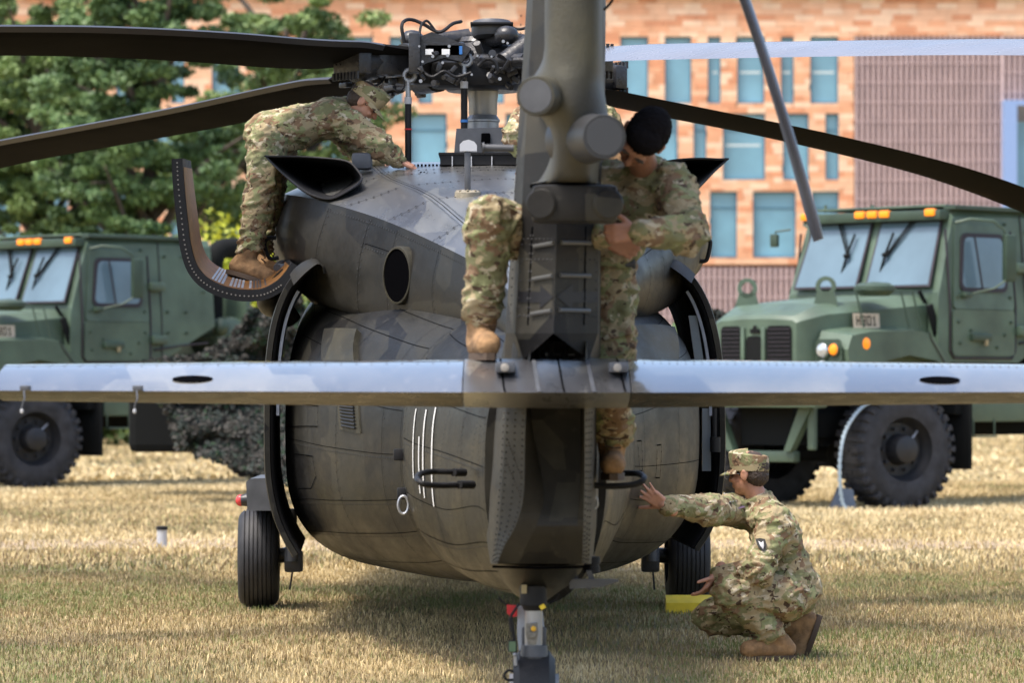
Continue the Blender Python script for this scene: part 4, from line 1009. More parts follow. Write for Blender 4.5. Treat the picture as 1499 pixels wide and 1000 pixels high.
# slots, wicks, rivets along the leading crest
for px_, G in ((275, GL), (1385, GR), (-20, GL)):
    if px_ < 0: continue
    c = W(px_, 563, 15.0); X = c.x; mb = MB()
    vs = [Vector((X+math.cos(t)*.078, 15.22+math.sin(t)*.05, 0)) for t in [2*math.pi*k/28 for k in range(28)]]
    row = min(G, key=lambda r_: abs(r_[0].x-X))
    def zt(Y):
        pr = row[:13]
        for a_, b_ in zip(pr[:-1], pr[1:]):
            if min(a_.y, b_.y) <= Y <= max(a_.y, b_.y): f = (Y-a_.y)/(b_.y-a_.y+1e-9); return a_.z+(b_.z-a_.z)*f
        return pr[0].z
    for v in vs: v.z = zt(v.y)+.0035
    mb.add(vs, [tuple(range(28))]); mb.build("drain_slot", m_line, st_l if px_ < 800 else st_r, 0)
rv = MB()
for G in (GL, GR):
    for row in G[::1]:
        pass
    for kk in (6, 7):
        P = [r_[kk]+Vector((0, 0, .003)) for r_ in G]
        for a_, b_ in zip(P[:-1], P[1:]):
            m_ = max(1, int((b_-a_).length/.03))
            for q in range(m_): c_ = a_.lerp(b_, q/m_); rv.ell(c_, .003, .003, .0022, n=5)
rv.build("crest_rivets", m_rivet, st_l, 0, kind='stuff')
for px_ in (35, 200):
    b_ = W(px_, 573, 15.0); mb = MB(); mb.box(b_+Vector((0, .05, .012)), (.035, .08, .02), None, .005); wb = mb.build("wick_base", m_grey, st_l)
    mb = MB(); mb.tube(pxpath([(px_, 572, 14.99), (px_+1, 584, 14.95), (px_-2, 592, 14.95), (px_-3, 601, 14.95)], 10), .0032, 5); mb.build("static_wick", m_grey, wb)
    mb = MB(); mb.ell(W(px_-3, 602, 14.95), .007, .007, .01, n=8); mb.build("wick_tip", m_lgrey, wb)
# centre plates, seams and white bolts
for px_ in (740, 905):
    mb = MB(); c = W(px_, 538, 15.3); mb.box(c+Vector((0, 0, .0)), (.075, .22, .04), None, .01); b1 = mb.build("attachment_fitting", m_grey, st_c)
    mb = MB(); mb.lathe([(0, .016), (.012, .016), (.014, .011), (.014, 0)], W(px_-1, 539, 15.17), (0, -1, .2), 18); mb.build("attachment_bolt", m_rivl, b1)
for px_ in (735, 785, 822, 866, 912):
    mb = MB(); i = min(range(len(GC)), key=lambda q: abs(GC[q][0].x-W(px_, 0, 15.0).x)); X = W(px_, 0, 15.0).x
    P = [Vector((X+.01*(4-k)*(.3), GC[i][k].y, GC[i][k].z)) for k in range(0, 8)]; strip(mb, P, [Vector((0, -.5, 1)).normalized()]*8, .016 if px_ in (785, 866) else .007, .004)
    mb.build("seam_strap", m_grey if px_ in (785, 866) else m_line, st_c, 0)
# ================================================================ TAIL ROTOR (hub above the picture)
th_ = Vector(((1196-1032)/F*14.75, 0, -(352+320)/F*14.75)); tip = W(1197, 352, 14.75)
# hub about 1.67 m up along the canted disc
dirv = Vector((-(1196-1080), 0, 352)).normalized(); hubp = tip+dirv*1.67
ax_t = Vector((dirv.z, 0, -dirv.x)); 
mb = MB(); mb.cyl(hubp-ax_t*.25, hubp+ax_t*.06, .09, n=18); mb.cyl(hubp-ax_t*.55, hubp-ax_t*.2, .14, .12, n=18); mb.box(hubp, (.3, .3, .08), None, .02); trh = mb.build("tail_rotor_hub", m_hub, heli, 40)
mb = MB(); mb.box(W(900, -290, 15.6), (.7, .9, .5), None, .1); mb.build("tail_gearbox", m_heli_pyl, heli, 40)
m_trb = M("tail_rotor_blade_grey", (.06, .064, .082), .3, var=.25, vs=2)
for dd in (-dirv, dirv, Vector((0, 1, 0)), Vector((0, -1, 0))):
    cd = ax_t.cross(dd).normalized(); n = 24; G = []
    for i in range(n+1):
        t = i/n; p = hubp+dd*(.12+1.55*t)+ax_t*(.025*math.sin(t*3)); tw = rad(8-12*t); c_ = cd*math.cos(tw)+ax_t*math.sin(tw); k_ = ax_t*math.cos(tw)-cd*math.sin(tw)
        ch = (.10+.15*min(1, t/.15))*(1 if t < .97 else .7); hh = .046*(1-.35*t)
        G.append([p+c_*(ch*math.cos(a_)*.5)+k_*(hh*.5*math.sin(a_)) for a_ in [2*math.pi*k/16 for k in range(17)]])
    mb = MB(); mb.grid(G); mb.add(G[-1][:-1], [tuple(range(16))]); mb.add(G[0][:-1], [tuple(range(16))]); mb.build("tail_rotor_blade", m_trb, trh, 50)
mb = MB(); mb.tube(pxpath([(884, 14, 15.6), (890, 8, 15.6), (897, -2, 15.6), (899, -20, 15.6)], 10), .006, 6); mb.build("antenna_wire", m_black, heli)
# ================================================================ STEPS, TAIL GEAR
mb = MB(); mb.tube(pxpath([(690, 709, 16.7), (660, 711, 16.6), (625, 710, 16.5), (611, 703, 16.55), (614, 695, 16.9), (630, 691, 17.1), (655, 691, 17.15), (678, 692, 17.2)], 40), .013, 9)
mb.cyl(W(672, 710, 16.62), W(692, 710, 16.7), .018, n=10); mb.cyl(W(664, 692, 17.15), W(680, 692, 17.2), .018, n=10); mb.build("tail_step", m_black, heli)
mb = MB(); mb.tube(pxpath([(868, 711, 16.3), (900, 712, 16.3), (930, 709, 16.3), (943, 701, 16.35), (935, 694, 16.7), (915, 693, 16.8), (890, 692, 16.9), (870, 692, 17.0)], 40), .013, 9)
mb.build("tail_step", m_black, heli)
mb = MB(); mb.box(W(872, 722, 16.5), (.02, .02, .05)); mb.tube(pxpath([(872, 728, 16.4), (868, 738, 16.4), (870, 746, 16.4), (875, 740, 16.4), (874, 730, 16.4)], 12), .004, 5, True); mb.build("pip_pin", m_steel, heli)
GY = 16.12
mb = MB(); mb.cyl(W(781, 858, GY), W(781, 886, GY), .055, n=24); mb.cyl(W(781, 884, GY), W(781, 894, GY), .052, .040, n=24); sc = mb.build("tail_strut_collar", m_black, heli)
mb = MB(); mb.box(W(767, 862, GY)+Vector((0, -.055, 0)), (.022, .006, .035)); mb.build("placard", m_patch, sc, 0)
mb = MB(); mb.box(W(794, 888, GY)+Vector((0, -.046, 0)), (.022, .006, .018), Matrix.Rotation(-.5, 3, 'Y')); mb.build("yellow_mark", m_yel, sc, 0)
mb = MB(); mb.cyl(W(781, 893, GY), W(781, 955, GY), .036, n=24); mb.build("oleo_piston", m_steel, heli)
mb = MB(); mb.prism([W(x, y, GY+.06) for x, y in ((758, 890), (765, 888), (772, 905), (790, 905), (795, 898), (800, 950), (797, 958), (760, 958), (757, 930))], (0, .06, 0)); mb.build("drag_yoke", m_strut, heli, 30)
mb = MB(); mb.prism([W(x, y, GY-.05) for x, y in ((770, 914), (787, 912), (788, 928), (785, 944), (773, 944), (770, 930))], (0, .03, 0)); mb.box(W(779, 930, GY-.06), (.03, .02, .02)); vb = mb.build("valve_block", M("cast_metal", (.18, .175, .16), .4, .5, var=.3, vs=60), heli)
mb = MB(); mb.ell(W(781, 921, GY-.075), .011, .011, .012, n=10); mb.build("valve_cap", m_ylw, vb)
mb = MB(); mb.lathe([(0, .0), (0, .052), (.03, .056), (.045, .058), (.05, .052), (.075, .052), (.17, .052), (.175, .055), (.33, .055), (.34, .0)], W(782, 945, GY), (0, 0, -1), 28); mb.build("shock_strut", m_grey, heli, 30)
mb = MB(); mb.prism([W(x, y, GY+.02) for x, y in ((742, 886), (757, 887), (757, 903), (748, 904), (742, 898))], (0, .02, 0)); mb.build("warning_streamer", m_red, heli)
mb = MB()
mb.tube(pxpath([(760, 884, GY-.04), (752, 896, GY-.04), (748, 905, GY-.04), (752, 925, GY-.04)], 14), .006, 6); mb.cyl(W(747, 905, GY-.05), W(750, 925, GY-.05), .010, n=8); mb.cyl(W(750, 938, GY-.05), W(750, 955, GY-.05), .018, n=8)
mb.tube(pxpath([(750, 920, GY-.04), (753, 940, GY-.04), (755, 965, GY-.04), (756, 1000, GY-.04)], 14), .008, 6)
mb.tube(pxpath([(752, 984, GY-.04), (744, 982, GY-.04), (738, 989, GY-.04), (742, 996, GY-.04), (752, 996, GY-.04)], 14), .006, 6)
mb.tube(pxpath([(762, 972, GY-.06), (762, 985, GY-.06), (758, 992, GY-.06)], 8), .006, 6)
hz = mb.build("hydraulic_hose", m_black, heli)
mb = MB(); mb.box(W(750, 947, GY-.06), (.028, .02, .04)); mb.build("hose_clamp", M("clamp_green", (.10, .17, .09), .5), hz)
mb = MB(); mb.cyl(W(754, 958, GY-.07), W(755, 975, GY-.07), .007, n=8); mb.ell(W(754, 959, GY-.08), .009, .009, .009, n=8); mb.build("hose_fitting", m_steel, hz)
mb = MB(); mb.tube(pxpath([(730, 876, 16.2), (742, 886, 16.2), (756, 890, 16.2)], 8), .005, 6); mb.tube(pxpath([(804, 884, 16.2), (812, 879, 16.2), (818, 870, 16.2)], 8), .006, 6); mb.build("cable_loop", m_black, heli)
def wheel_parts(parent, c, R_, w_, rimr, name="wheel", axis=Vector((1, 0, 0)), grooves=True):
    mb = MB(); prof = []
    half = w_/2
    for k in range(25):
        a_ = math.pi*k/24; h_ = -math.cos(a_)*half; r_ = rimr+(R_-rimr)*(abs(math.sin(a_))**.38)
        prof.append((h_, r_))
    if grooves:
        pr = []
        for (h_, r_) in prof:
            pr.append((h_, r_))
        prof = pr
        g = []
        for k in range(-3, 4):
            if abs(k) < 4: g.append(k*w_*.105)
        out = []
        N_ = 90
        for i in range(N_+1):
            h_ = -half+w_*i/N_; a_ = math.acos(max(-1, min(1, -h_/half))); r_ = rimr+(R_-rimr)*(abs(math.sin(a_))**.38)
            if any(abs(h_-q) < w_*.012 for q in g): r_ -= .010
            out.append((h_, r_))
        prof = out
    mb.lathe(prof, c, axis, 48); ty = mb.build("tyre", m_rub, parent, 40)
    mb = MB(); mb.lathe([(-half*.6, rimr), (-half*.8, rimr*.9), (-half*.3, rimr*.7), (-half*.4, rimr*.3), (-half*.75, rimr*.25), (-half*.75, 0)], c, axis, 28)
    mb.lathe([(half*.6, rimr), (half*.8, rimr*.9), (half*.3, rimr*.7), (half*.4, rimr*.3), (half*.75, rimr*.25), (half*.75, 0)], c, axis, 28); mb.build("rim", m_lgrey, ty, 30)
    return ty
tw = empty("tail_wheel", W(782, 1040, GY)); tw.parent = heli; tw.location = W(782, 1040, GY)-OFF[heli.name]; OFF[tw.name] = W(782, 1040, GY)
c = Vector((W(782, 0, GY).x, GY+.06, .19)); mb = MB(); mb.lathe([(-.08, .09), (-.085, .15), (-.06, .185), (0, .195), (.06, .185), (.085, .15), (.08, .09)], c, (1, 0, 0), 36); mb.build("tyre", m_rub, tw)
mb = MB(); mb.cyl(c-Vector((.1, 0, 0)), c+Vector((.1, 0, 0)), .09, n=20); mb.build("rim", m_lgrey, tw)
mb = MB(); mb.box(c+Vector((0, .02, .23)), (.10, .07, .10), None, .01); mb.build("wheel_fork", m_grey, heli)
# ventral antenna
mb = MB(); mb.prism([W(x, y, 16.3) for x, y in ((834, 824), (846, 824), (846, 860), (834, 862))], (0, .04, 0)); mb.prism([W(x, y, 16.25) for x, y in ((833, 848), (905, 849), (906, 852), (880, 860), (834, 863))], (0, .035, 0))
mb.prism([W(x, y, 16.28) for x, y in ((858, 836), (866, 836), (872, 852), (870, 858), (862, 866), (858, 862), (864, 855))], (0, .02, 0)); mb.build("blade_antenna", m_grey, heli, 20)
mb = MB(); c = W(866, 826, 16.5); mb.lathe([(-.035, 0), (-.035, .035), (-.01, .035), (-.01, .03), (0, .03), (0, .036), (.03, .036), (.03, 0)], c, (0, 0, 1), 20); mb.build("ventral_fitting", m_black, heli, 30)
# ================================================================ MAIN GEAR
for sd_, cxp, ph_ in ((-1, 379, 31), (1, 1006, 34)):
    c = W(cxp, 820, 26); c.z = .325
    root = empty("main_wheel", c); root.parent = heli; root.location = c-OFF[heli.name]; OFF[root.name] = c
    wheel_parts(root, c, .33, .27, .16, axis=Vector((1, 0.039, 0)))
    x_in = 427 if sd_ < 0 else 955
    mb = MB(); mb.cyl(c, W(x_in, 812, 26), .05, n=12); mb.cyl(W(x_in, 745, 25.9), W(x_in, 838, 25.9), .035, n=14); mb.box(W(x_in-3*sd_, 822, 25.8), (.12, .1, .14), None, .02)
    gp = mb.build("main_gear_leg", m_hub, heli, 40)
    mb = MB(); mb.cyl(W(x_in, 795, 25.75), W(x_in, 822, 25.75), .04, n=16); mb.build("brake_line_block", m_grey, gp)
    mb = MB(); mb.cyl(W(x_in+1, 838, 25.6), W(x_in-sd_*(-3), 864, 25.6), .007, n=6); mb.build("grounding_rod", m_black, gp)
mb = MB(); mb.prism([W(x, y, 25.2) for x, y in ((360, 706), (366, 701), (398, 700), (400, 748), (362, 748))], (0, 1.1, 0)); wf = mb.build("wheel_fairing", m_grey, heli, 30)
mb = MB(); mb.cyl(W(364, 732, 25.4), W(353, 733, 25.4), .045, .035, n=14); mb.build("lamp_base", m_hub, wf)
mb = MB(); mb.ell(W(352, 733, 25.4), .032, .03, .038, n=14); mb.build("position_light", m_redl, wf)
# ================================================================ SLIDING DOORS
def door(side):
    if side < 0: L_ = [(462, 384), (440, 402), (420, 432), (405, 475), (397, 530), (395, 590), (395, 650), (397, 700), (406, 748), (420, 784), (436, 812)]
    else: L_ = [(978, 388), (1002, 402), (1024, 432), (1040, 475), (1050, 530), (1053, 590), (1054, 650), (1052, 700), (1046, 740), (1034, 775), (1016, 803)]
    Y0, Y1 = 22.9, 25.3; P = path([W(x, y, Y0) for x, y in L_], 50); cen = Vector((xc(Y0), Y0, 1.3)); sec = []
    for i, p in enumerate(P):
        d = (P[min(i+1, 49)]-P[max(i-1, 0)]).normalized(); o_ = Vector((d.z, 0, -d.x)); o_ = o_ if o_.dot(p-cen) > 0 else -o_
        sec.append((p, o_))
    sh = Vector((-.039*2.4, Y1-Y0, 0)); mb = MB()
    def row(off, dy): return [p+o_*off+sh*dy for p, o_ in sec]
    mb.grid([row(.0, 0), row(.03, .0), row(.035, .01), row(.035, 1), row(0, 1), row(-.0, 0)])
    d_ = mb.build("sliding_door", m_heli, heli, 60)
    mb = MB(); mb.grid([row(-.004, .004), row(-.02, .01), row(-.02, .9), row(-.004, .9)]); mb.build("door_gap_shade", m_black, d_, 60)  # black lining paints the shade between door and body
    mb = MB(); q = [(p+o_*(-.045)+sh*.03) for p, o_ in sec][8:27]; mb.tube(q, .010, 6); mb.build("window_edge", m_strut, d_)
    if side > 0:
        for (a_, b_) in ((( 1008, 462), (1030, 527)), ((1028, 598), (1041, 690))):
            mb = MB(); x0, x1 = a_[0], b_[0]
            mb.prism([W(x0, a_[1], 23.0), W(x0+12, a_[1], 23.0), W(x1, b_[1], 23.0), W(x1-13, b_[1], 23.0)], (0, .03, 0)); mb.build("door_window", M("door_glass_pale", (.13, .17, .21), .2) if "door_glass_pale" not in BK.materials else BK.materials["door_glass_pale"], d_, 0)
        mb = MB(); mb.cyl(W(1046, 598, 22.88), W(1046, 650, 22.88), .014, n=8); mb.cyl(W(1047, 640, 22.85), W(1047, 662, 22.85), .03, n=12); mb.build("door_roller", m_black, d_)
    return d_
door(-1); door(1)
# curved fairing lips over the door tracks
for sd_ in (-1, 1):
    if sd_ < 0: a_ = [(424, 402), (432, 392), (448, 381), (462, 379), (470, 386), (472, 396)]; b_ = [(430, 415), (444, 400), (458, 388), (466, 384), (472, 388), (474, 398)]
    else: a_ = [(1018, 402), (1008, 392), (992, 381), (978, 379), (970, 386), (968, 396)]; b_ = [(1012, 412), (998, 400), (984, 390), (975, 386), (970, 390), (966, 400)]
    mb = MB(); A_ = [cr([W(x, y, 22.7) for x, y in a_], k/20) for k in range(21)]; B_ = [cr([W(x, y, 22.6) for x, y in b_], k/20) for k in range(21)]; C_ = [cr([W(x, y, 24.4) for x, y in a_], k/20) for k in range(21)]
    mb.grid([C_, A_, [p+Vector((0, -.02, -.01)) for p in B_], [p+Vector((0, .3, 0)) for p in B_]]); mb.build("door_track_fairing", m_heli, heli, 60)
# handholds
for P_ in ([(404, 348), (392, 349), (387, 358), (392, 374), (398, 379), (408, 377)], [(1026, 350), (1036, 351), (1040, 356), (1036, 376), (1032, 382), (1020, 382)]):
    mb = MB(); mb.tube(pxpath([(x, y, 23.9) for x, y in P_], 24), .0125, 8); mb.build("handhold", m_black, heli)
# ================================================================ OPEN ENGINE COWLING USED AS A PLATFORM
near = [(259, 232), (261, 270), (266, 320), (272, 365), (284, 398), (308, 420), (345, 432), (382, 432), (408, 420), (424, 404), (434, 388)]
far = [(272, 236), (276, 272), (282, 318), (288, 358), (300, 384), (322, 400), (352, 408), (380, 408), (400, 400), (414, 392), (424, 380)]
A_ = [cr([W(x, y, 23.2) for x, y in near], k/60) for k in range(61)]; B_ = [cr([W(x, y, 24.1) for x, y in far], k/60) for k in range(61)]
def offs(P, o):
    out = []
    for i, p in enumerate(P):
        d = (P[min(i+1, 60)]-P[max(i-1, 0)]).normalized(); out.append(p+Vector((d.z, 0, -d.x))*-o)
    return out
mb = MB(); A2 = offs(A_, -.032); A3 = offs(A_, .032); B2 = offs(B_, -.03); B3 = offs(B_, .03)
mb.grid([A2, A3]); mb.grid([A3, B3]); mb.grid([B3, B2]); mb.grid([B2, A2]); mb.add([A2[0], A3[0], B3[0], B2[0]], [(0, 1, 2, 3)])
cw = mb.build("engine_cowling", m_black, heli, 40)
up_side = A2 if A2[35].z > A3[35].z else A3; upB = B2 if A2[35].z > A3[35].z else B3
mb = MB()
for i in range(2, 59):
    nn_ = (up_side[i]-A_[i]).normalized()
    pass
I0 = [up_side[i]+(up_side[i]-A_[i]).normalized()*.003+(upB[i]-up_side[i])*.03 for i in range(2, 59)]; I1 = [upB[i]+(up_side[i]-A_[i]).normalized()*.003 for i in range(2, 59)]
mb.grid([I0, I1]); mb.build("cowling_liner", m_orange, cw, 60)
mb = MB(); mb2 = MB()
for k in range(13):
    i = 29+k*1.25; j = int(i)-2; t = i-int(i)
    def q(u, w): 
        jj = j+u*.62; a_ = int(jj); f = jj-a_; p0 = I0[a_].lerp(I0[min(a_+1, 56)], f); p1 = I1[a_].lerp(I1[min(a_+1, 56)], f); return p0.lerp(p1, w)+(up_side[a_+2]-A_[a_+2]).normalized()*.003
    (mb if k < 9 else mb2).add([q(0, .05), q(1, .05), q(1, .96), q(0, .96)], [(0, 1, 2, 3)])
mb.build("white_stripes", m_strut, cw, 0); mb2.build("dark_stripes", m_grey, cw, 0)
mb = MB()
for k in range(1, 50): 
    p = A_[k]+Vector((0, -.003, 0)); mb.cyl(p, p+Vector((0, -.004, 0)), .005, n=6)
mb.build("cowling_rivets", m_rivl, cw, 0, kind='stuff')
mb = MB(); mb.ell(W(400, 440, 23.6), .10, .25, .10); mb.tube([W(420, 400, 23.5), W(395, 425, 23.5), W(430, 470, 23.6)], [.04, .07, .05], 12); mb.build("cowling_hinge_fairing", m_heli, heli, 60)
mb = MB(); mb.tube(pxpath([(405, 392, 23.7), (412, 386, 23.8), (425, 388, 23.9), (432, 395, 23.9)], 10), .022, 8); mb.box(W(418, 392, 23.8), (.12, .2, .05), None, .02); mb.build("work_light", m_grey, heli)
# ================================================================ TRUCKS (local frame: x forward, y left, z up)
m_tg = M("truck_green", (.072, .110, .074), .45, var=.3, vs=1.8, bump=.08, bs=50, rvar=.08)
m_tgd = M("truck_green_dark", (.035, .06, .038), .5, var=.2, vs=3)
m_und = M("chassis_black", (.007, .008, .008), .9, spec=.2)
m_tgl = M("truck_window_glass", (.11, .17, .21), .08, ior=1.55, var=.2, vs=1.2)  # blue of the reflected sky mixed into the base colour
m_gask = M("window_gasket", (.022, .016, .022), .6)
m_amb = M("amber_lens", (.95, .26, .01), .3, emit=((1, .28, .01), .25))
m_headl = M("headlamp_glass", (.55, .58, .60), .12, .6)
m_plate = M("tan_marking_board", (.62, .50, .36), .7)
m_tyre2 = M("truck_tyre", (.024, .025, .030), .75, var=.5, vs=7, bump=.4, bs=45)
m_rim2 = M("truck_rim_black", (.014, .015, .018), .5)
V3 = Vector
def rrect(x0, x1, z0, z1, r, n=5):
    out = []
    for cx_, cz_, a0 in ((x1-r, z1-r, 0), (x0+r, z1-r, 90), (x0+r, z0+r, 180), (x1-r, z0+r, 270)):
        for k in range(n+1): a_ = rad(a0+90*k/n); out.append((cx_+r*math.cos(a_), cz_+r*math.sin(a_)))
    return out
def truck_wheel(root, name, x, y, steer, outer):
    w = empty(name, (x, y, .70), rad(steer), local=True); w.parent = root; OFF[w.name] = V3((0, 0, 0))
    s = outer; mb = MB(); hw = .20
    prof = [(-hw, .34), (-hw-.01, .39), (-hw-.02, .46), (-hw, .57), (-hw*.85, .615), (0, .625), (hw*.85, .615), (hw, .57), (hw+.02, .46), (hw+.01, .39), (hw, .34)]
    mb.lathe(prof, (0, 0, 0), (0, 1, 0), 56); ty = mb.build("tyre", m_tyre2, w, 40)
    mb = MB()
    for k in range(34):
        a_ = 2*math.pi*k/34; d = V3((math.cos(a_), 0, math.sin(a_))); t_ = V3((-math.sin(a_), 0, math.cos(a_))); yv = V3((0, 1, 0))
        for yo, ln, sk in ((.145, .12, .0), (-.145, .12, .5)):
            a2 = a_+sk*2*math.pi/34; d2 = V3((math.cos(a2), 0, math.sin(a2))); t2 = V3((-math.sin(a2), 0, math.cos(a2)))
            R_ = Matrix((t2, yv, d2)).transposed(); mb.box(d2*.622+yv*yo, (.062, ln, .034), R_)
        d3 = d; mb.box(d*.618+yv*(.03 if k % 2 else -.03), (.05, .14, .03), Matrix((t_, yv, d)).transposed())
        mb.box(d*.59+yv*s*.205, (.045, .03, .06), Matrix((t_, yv, d)).transposed())
    mb.build("tread_block", m_tyre2, ty, 0, kind='stuff')
    mb = MB(); mb.lathe([(.19, .35), (.15, .34), (.11, .31), (.06, .28), (.06, .17), (.10, .16), (.17, .15), (.215, .14), (.23, .10), (.235, 0)], (0, 0, 0), (0, s, 0), 36)
    rm = mb.build("rim", m_rim2, w, 30); mb = MB()
    for k in range(10):
        a_ = 2*math.pi*k/10; p = V3((math.cos(a_)*.225, s*.06, math.sin(a_)*.225)); mb.cyl(p, p+V3((0, s*.05, 0)), .02, n=6)
    mb.build("wheel_nuts", m_tyre2, rm, 0, kind="stuff")
    mb = MB(); mb.cyl(V3((-.19, s*.13, .19)), V3((-.06, s*.20, .10)), .012, n=6); mb.build("inflation_tube", m_steel, rm)
    if not s: pass
    w.scale = (1.11, 1.11, 1.11)
    return w
def make_truck(label, group):
    t = empty("military_truck", (0, 0, 0), 0, label, "truck", group, local=True)
    B = lambda mb, n, m, p=t, s=30, **k: mb.build(n, m, p, s, **k)
    # chassis and axle
    mb = MB(); mb.box((-3.3, .42, .98), (9.0, .10, .28)); mb.box((-3.3, -.42, .98), (9.0, .10, .28)); mb.box((.5, 0, 1.0), (1.6, .8, .5)); mb.cyl((0, -.95, .63), (0, .95, .63), .09, n=14); mb.ell((0, .1, .63), .25, .22, .22)
    mb.box((-1.1, 0, 1.25), (2.6, 1.6, .5)); B(mb, "chassis", m_und)
    # front bumper and tow brackets
    mb = MB(); mb.box((1.55, 0, 1.32), (.22, 2.1, .26), None, .03); mb.box((1.35, 0, .62), (.12, 1.0, .13), None, .02)
    for s in (-1, 1): mb.hexa([V3((1.30, s*.62, 1.18)), V3((1.42, s*.62, 1.18)), V3((1.42, s*.80, 1.18)), V3((1.30, s*.80, 1.18)), V3((1.3, s*.62, 1.19)), V3((1.42, s*.62, 1.19)), V3((1.42, s*.8, 1.19)), V3((1.3, s*.8, 1.19))])
    bmp = B(mb, "bumper", m_tg)
    for s in (-1, 1):
        mb = MB(); a_ = V3((1.36, s*.72, 1.2)); b_ = V3((1.36, s*.44, .68)); mb.prism([a_+V3((0, -.09, 0)), a_+V3((0, .09, 0)), b_+V3((0, .05, 0)), b_+V3((0, -.05, 0))], (.10, 0, 0)); mb.box((1.4, s*.78, .95), (.07, .10, .5), None, .02)
        mb.build("tow_bracket", m_tg, bmp, 0)
    # hood
    def hs(x, w, z0, z1, cr_): return [V3((x, -w, z0)), V3((x, -w, z1-cr_)), V3((x, -w+cr_*1.3, z1-.02)), V3((x, -w*.3, z1)), V3((x, w*.3, z1)), V3((x, w-cr_*1.3, z1-.02)), V3((x, w, z1-cr_)), V3((x, w, z0))]
    mb = MB(); S = [hs(1.50, .62, 1.5, 2.22, .05), hs(1.46, .66, 1.5, 2.27, .08), hs(1.15, .80, 1.5, 2.40, .13), hs(.5, .92, 1.5, 2.46, .14), hs(-.38, 1.02, 1.5, 2.53, .13)]
    mb.grid(S); mb.add(S[0], [tuple(range(8))]); hood = B(mb, "hood", m_tg, s=22)
    # grille
    mb = MB(); gx = 1.508
    for y0, y1, z0, z1 in ((-.54, -.22, 1.56, 2.14), (-.15, .10, 1.56, 2.02), (.17, .56, 1.56, 2.14)):
        P = [V3((gx, y, z)) for y, z in rrect(y0, y1, z0, z1, .06)]; mb.add(P, [tuple(range(len(P)))])
    gr_ = B(mb, "grille", m_und, s=0)
    mb = MB()
    for z in [1.60+.05*k for k in range(11)]: mb.box((gx+.004, -.38, z), (.006, .28, .012)); mb.box((gx+.004, .365, z), (.006, .34, .012))
    mb.build("grille_slats", m_gask, gr_, 0, kind="stuff")
    mb = MB(); mb.box((gx+.01, .0, 2.08), (.02, .14, .05)); mb.ell((gx+.01, 0, 2.10), .012, .035, .05); mb.build("emblem", m_und, gr_)
    for y in (-.185, .135):
        mb = MB(); mb.box((gx+.01, y, 1.83), (.03, .055, .58), None, .01); mb.build("grille_bar", m_tg, gr_)
    # fenders with arch and flare
    for s in (-1, 1):
        yi, yo = s*.80, s*1.24
        out = [(1.30, 1.60), (1.34, 1.92), (1.26, 2.08), (.9, 2.13), (.1, 2.15), (-.18, 2.12), (-.62, 1.66), (-.86, 1.42), (-.90, 1.30), (-.78, 1.34), (-.55, 1.55), (-.30, 1.74), (.2, 1.80), (.60, 1.74), (.80, 1.60)]
        mb = MB(); P = [V3((x, yi, z)) for x, z in out]; Q = [V3((x*.98, yo, z-(.06 if 1.9 < z else 0))) for x, z in out]
        n = len(P); mb.add(P+Q, [(i, (i+1) % n, n+(i+1) % n, n+i) for i in range(n)])
        # side skin as quads between outer and arch edge
        o_idx = [0, 1, 2, 3, 4, 5, 6, 7, 8]; 
        mb.add(Q, [(0, 1, 2, 14), (2, 3, 13, 14), (3, 4, 12, 13), (4, 5, 11, 12), (5, 6, 10, 11), (6, 7, 9, 10), (7, 8, 9)]); mb.add(P, [(0, 1, 2, 14), (2, 3, 13, 14), (3, 4, 12, 13), (4, 5, 11, 12), (5, 6, 10, 11), (6, 7, 9, 10), (7, 8, 9)])
        fe = B(mb, "fender", m_tg, s=25)
        mb = MB(); mb.tube([V3((-.16, yo*1.005, 2.07)), V3((-.2, yo*1.005, 1.98)), V3((-.58, yo*1.005, 1.56))], .008, 5); mb.build("flare_seam", m_gask, fe)
        # headlamp recess
        hx = 1.30
        mb = MB(); P = [V3((hx+.045, y, z)) for y, z in rrect(min(s*.78, s*1.18), max(s*.78, s*1.18), 1.62, 1.98, .06)]; mb.add(P, [tuple(range(len(P)))]); be = mb.build("headlamp_bezel", m_tgd, fe, 0)
        for yy, zz, rr_, mm, nm in ((s*.90, 1.85, .085, m_headl, "headlight"), (s*.90, 1.68, .055, m_headl, "headlight"), (s*1.07, 1.86, .065, m_amb, "turn_signal")):
            mb = MB(); mb.lathe([(0, rr_*1.25), (.03, rr_*1.25), (.035, rr_*1.05)], (hx+.04, yy, zz), (1, 0, 0), 20); mb.build("lamp_ring", m_tgd, be)
            mb = MB(); mb.lathe([(.03, rr_), (.05, rr_*.8), (.06, 0)], (hx+.04, yy, zz), (1, 0, 0), 20); mb.build(nm, mm, fe)
        mb = MB(); mb.lathe([(0, .07), (.02, .068), (.03, .04), (.032, 0)], (.98, s*1.22, 1.93), (0, s, 0), 20); mb.build("side_marker", m_amb, fe)
    # lifting rings
    for y in (-.62, .60):
        mb = MB(); c = V3((.95, y, 2.60)); R2 = Matrix.Rotation(rad(30), 3, 'Z')
        ri = [[c+R2 @ V3((0, math.cos(a_)*r_, math.sin(a_)*r_))+R2 @ V3((dx, 0, 0)) for a_ in [2*math.pi*k/24 for k in range(25)]] for r_, dx in ((.07, -.02), (.12, -.02), (.12, .02), (.07, .02), (.07, -.02))]
        mb.grid(ri); mb.hexa([c+R2 @ V3(q) for q in ((-.02, -.15, -.24), (.02, -.15, -.24), (.02, .15, -.24), (-.02, .15, -.24), (-.02, -.10, -.06), (.02, -.10, -.06), (.02, .10, -.06), (-.02, .10, -.06))]); mb.build("lifting_ring", m_tg, hood, 40)
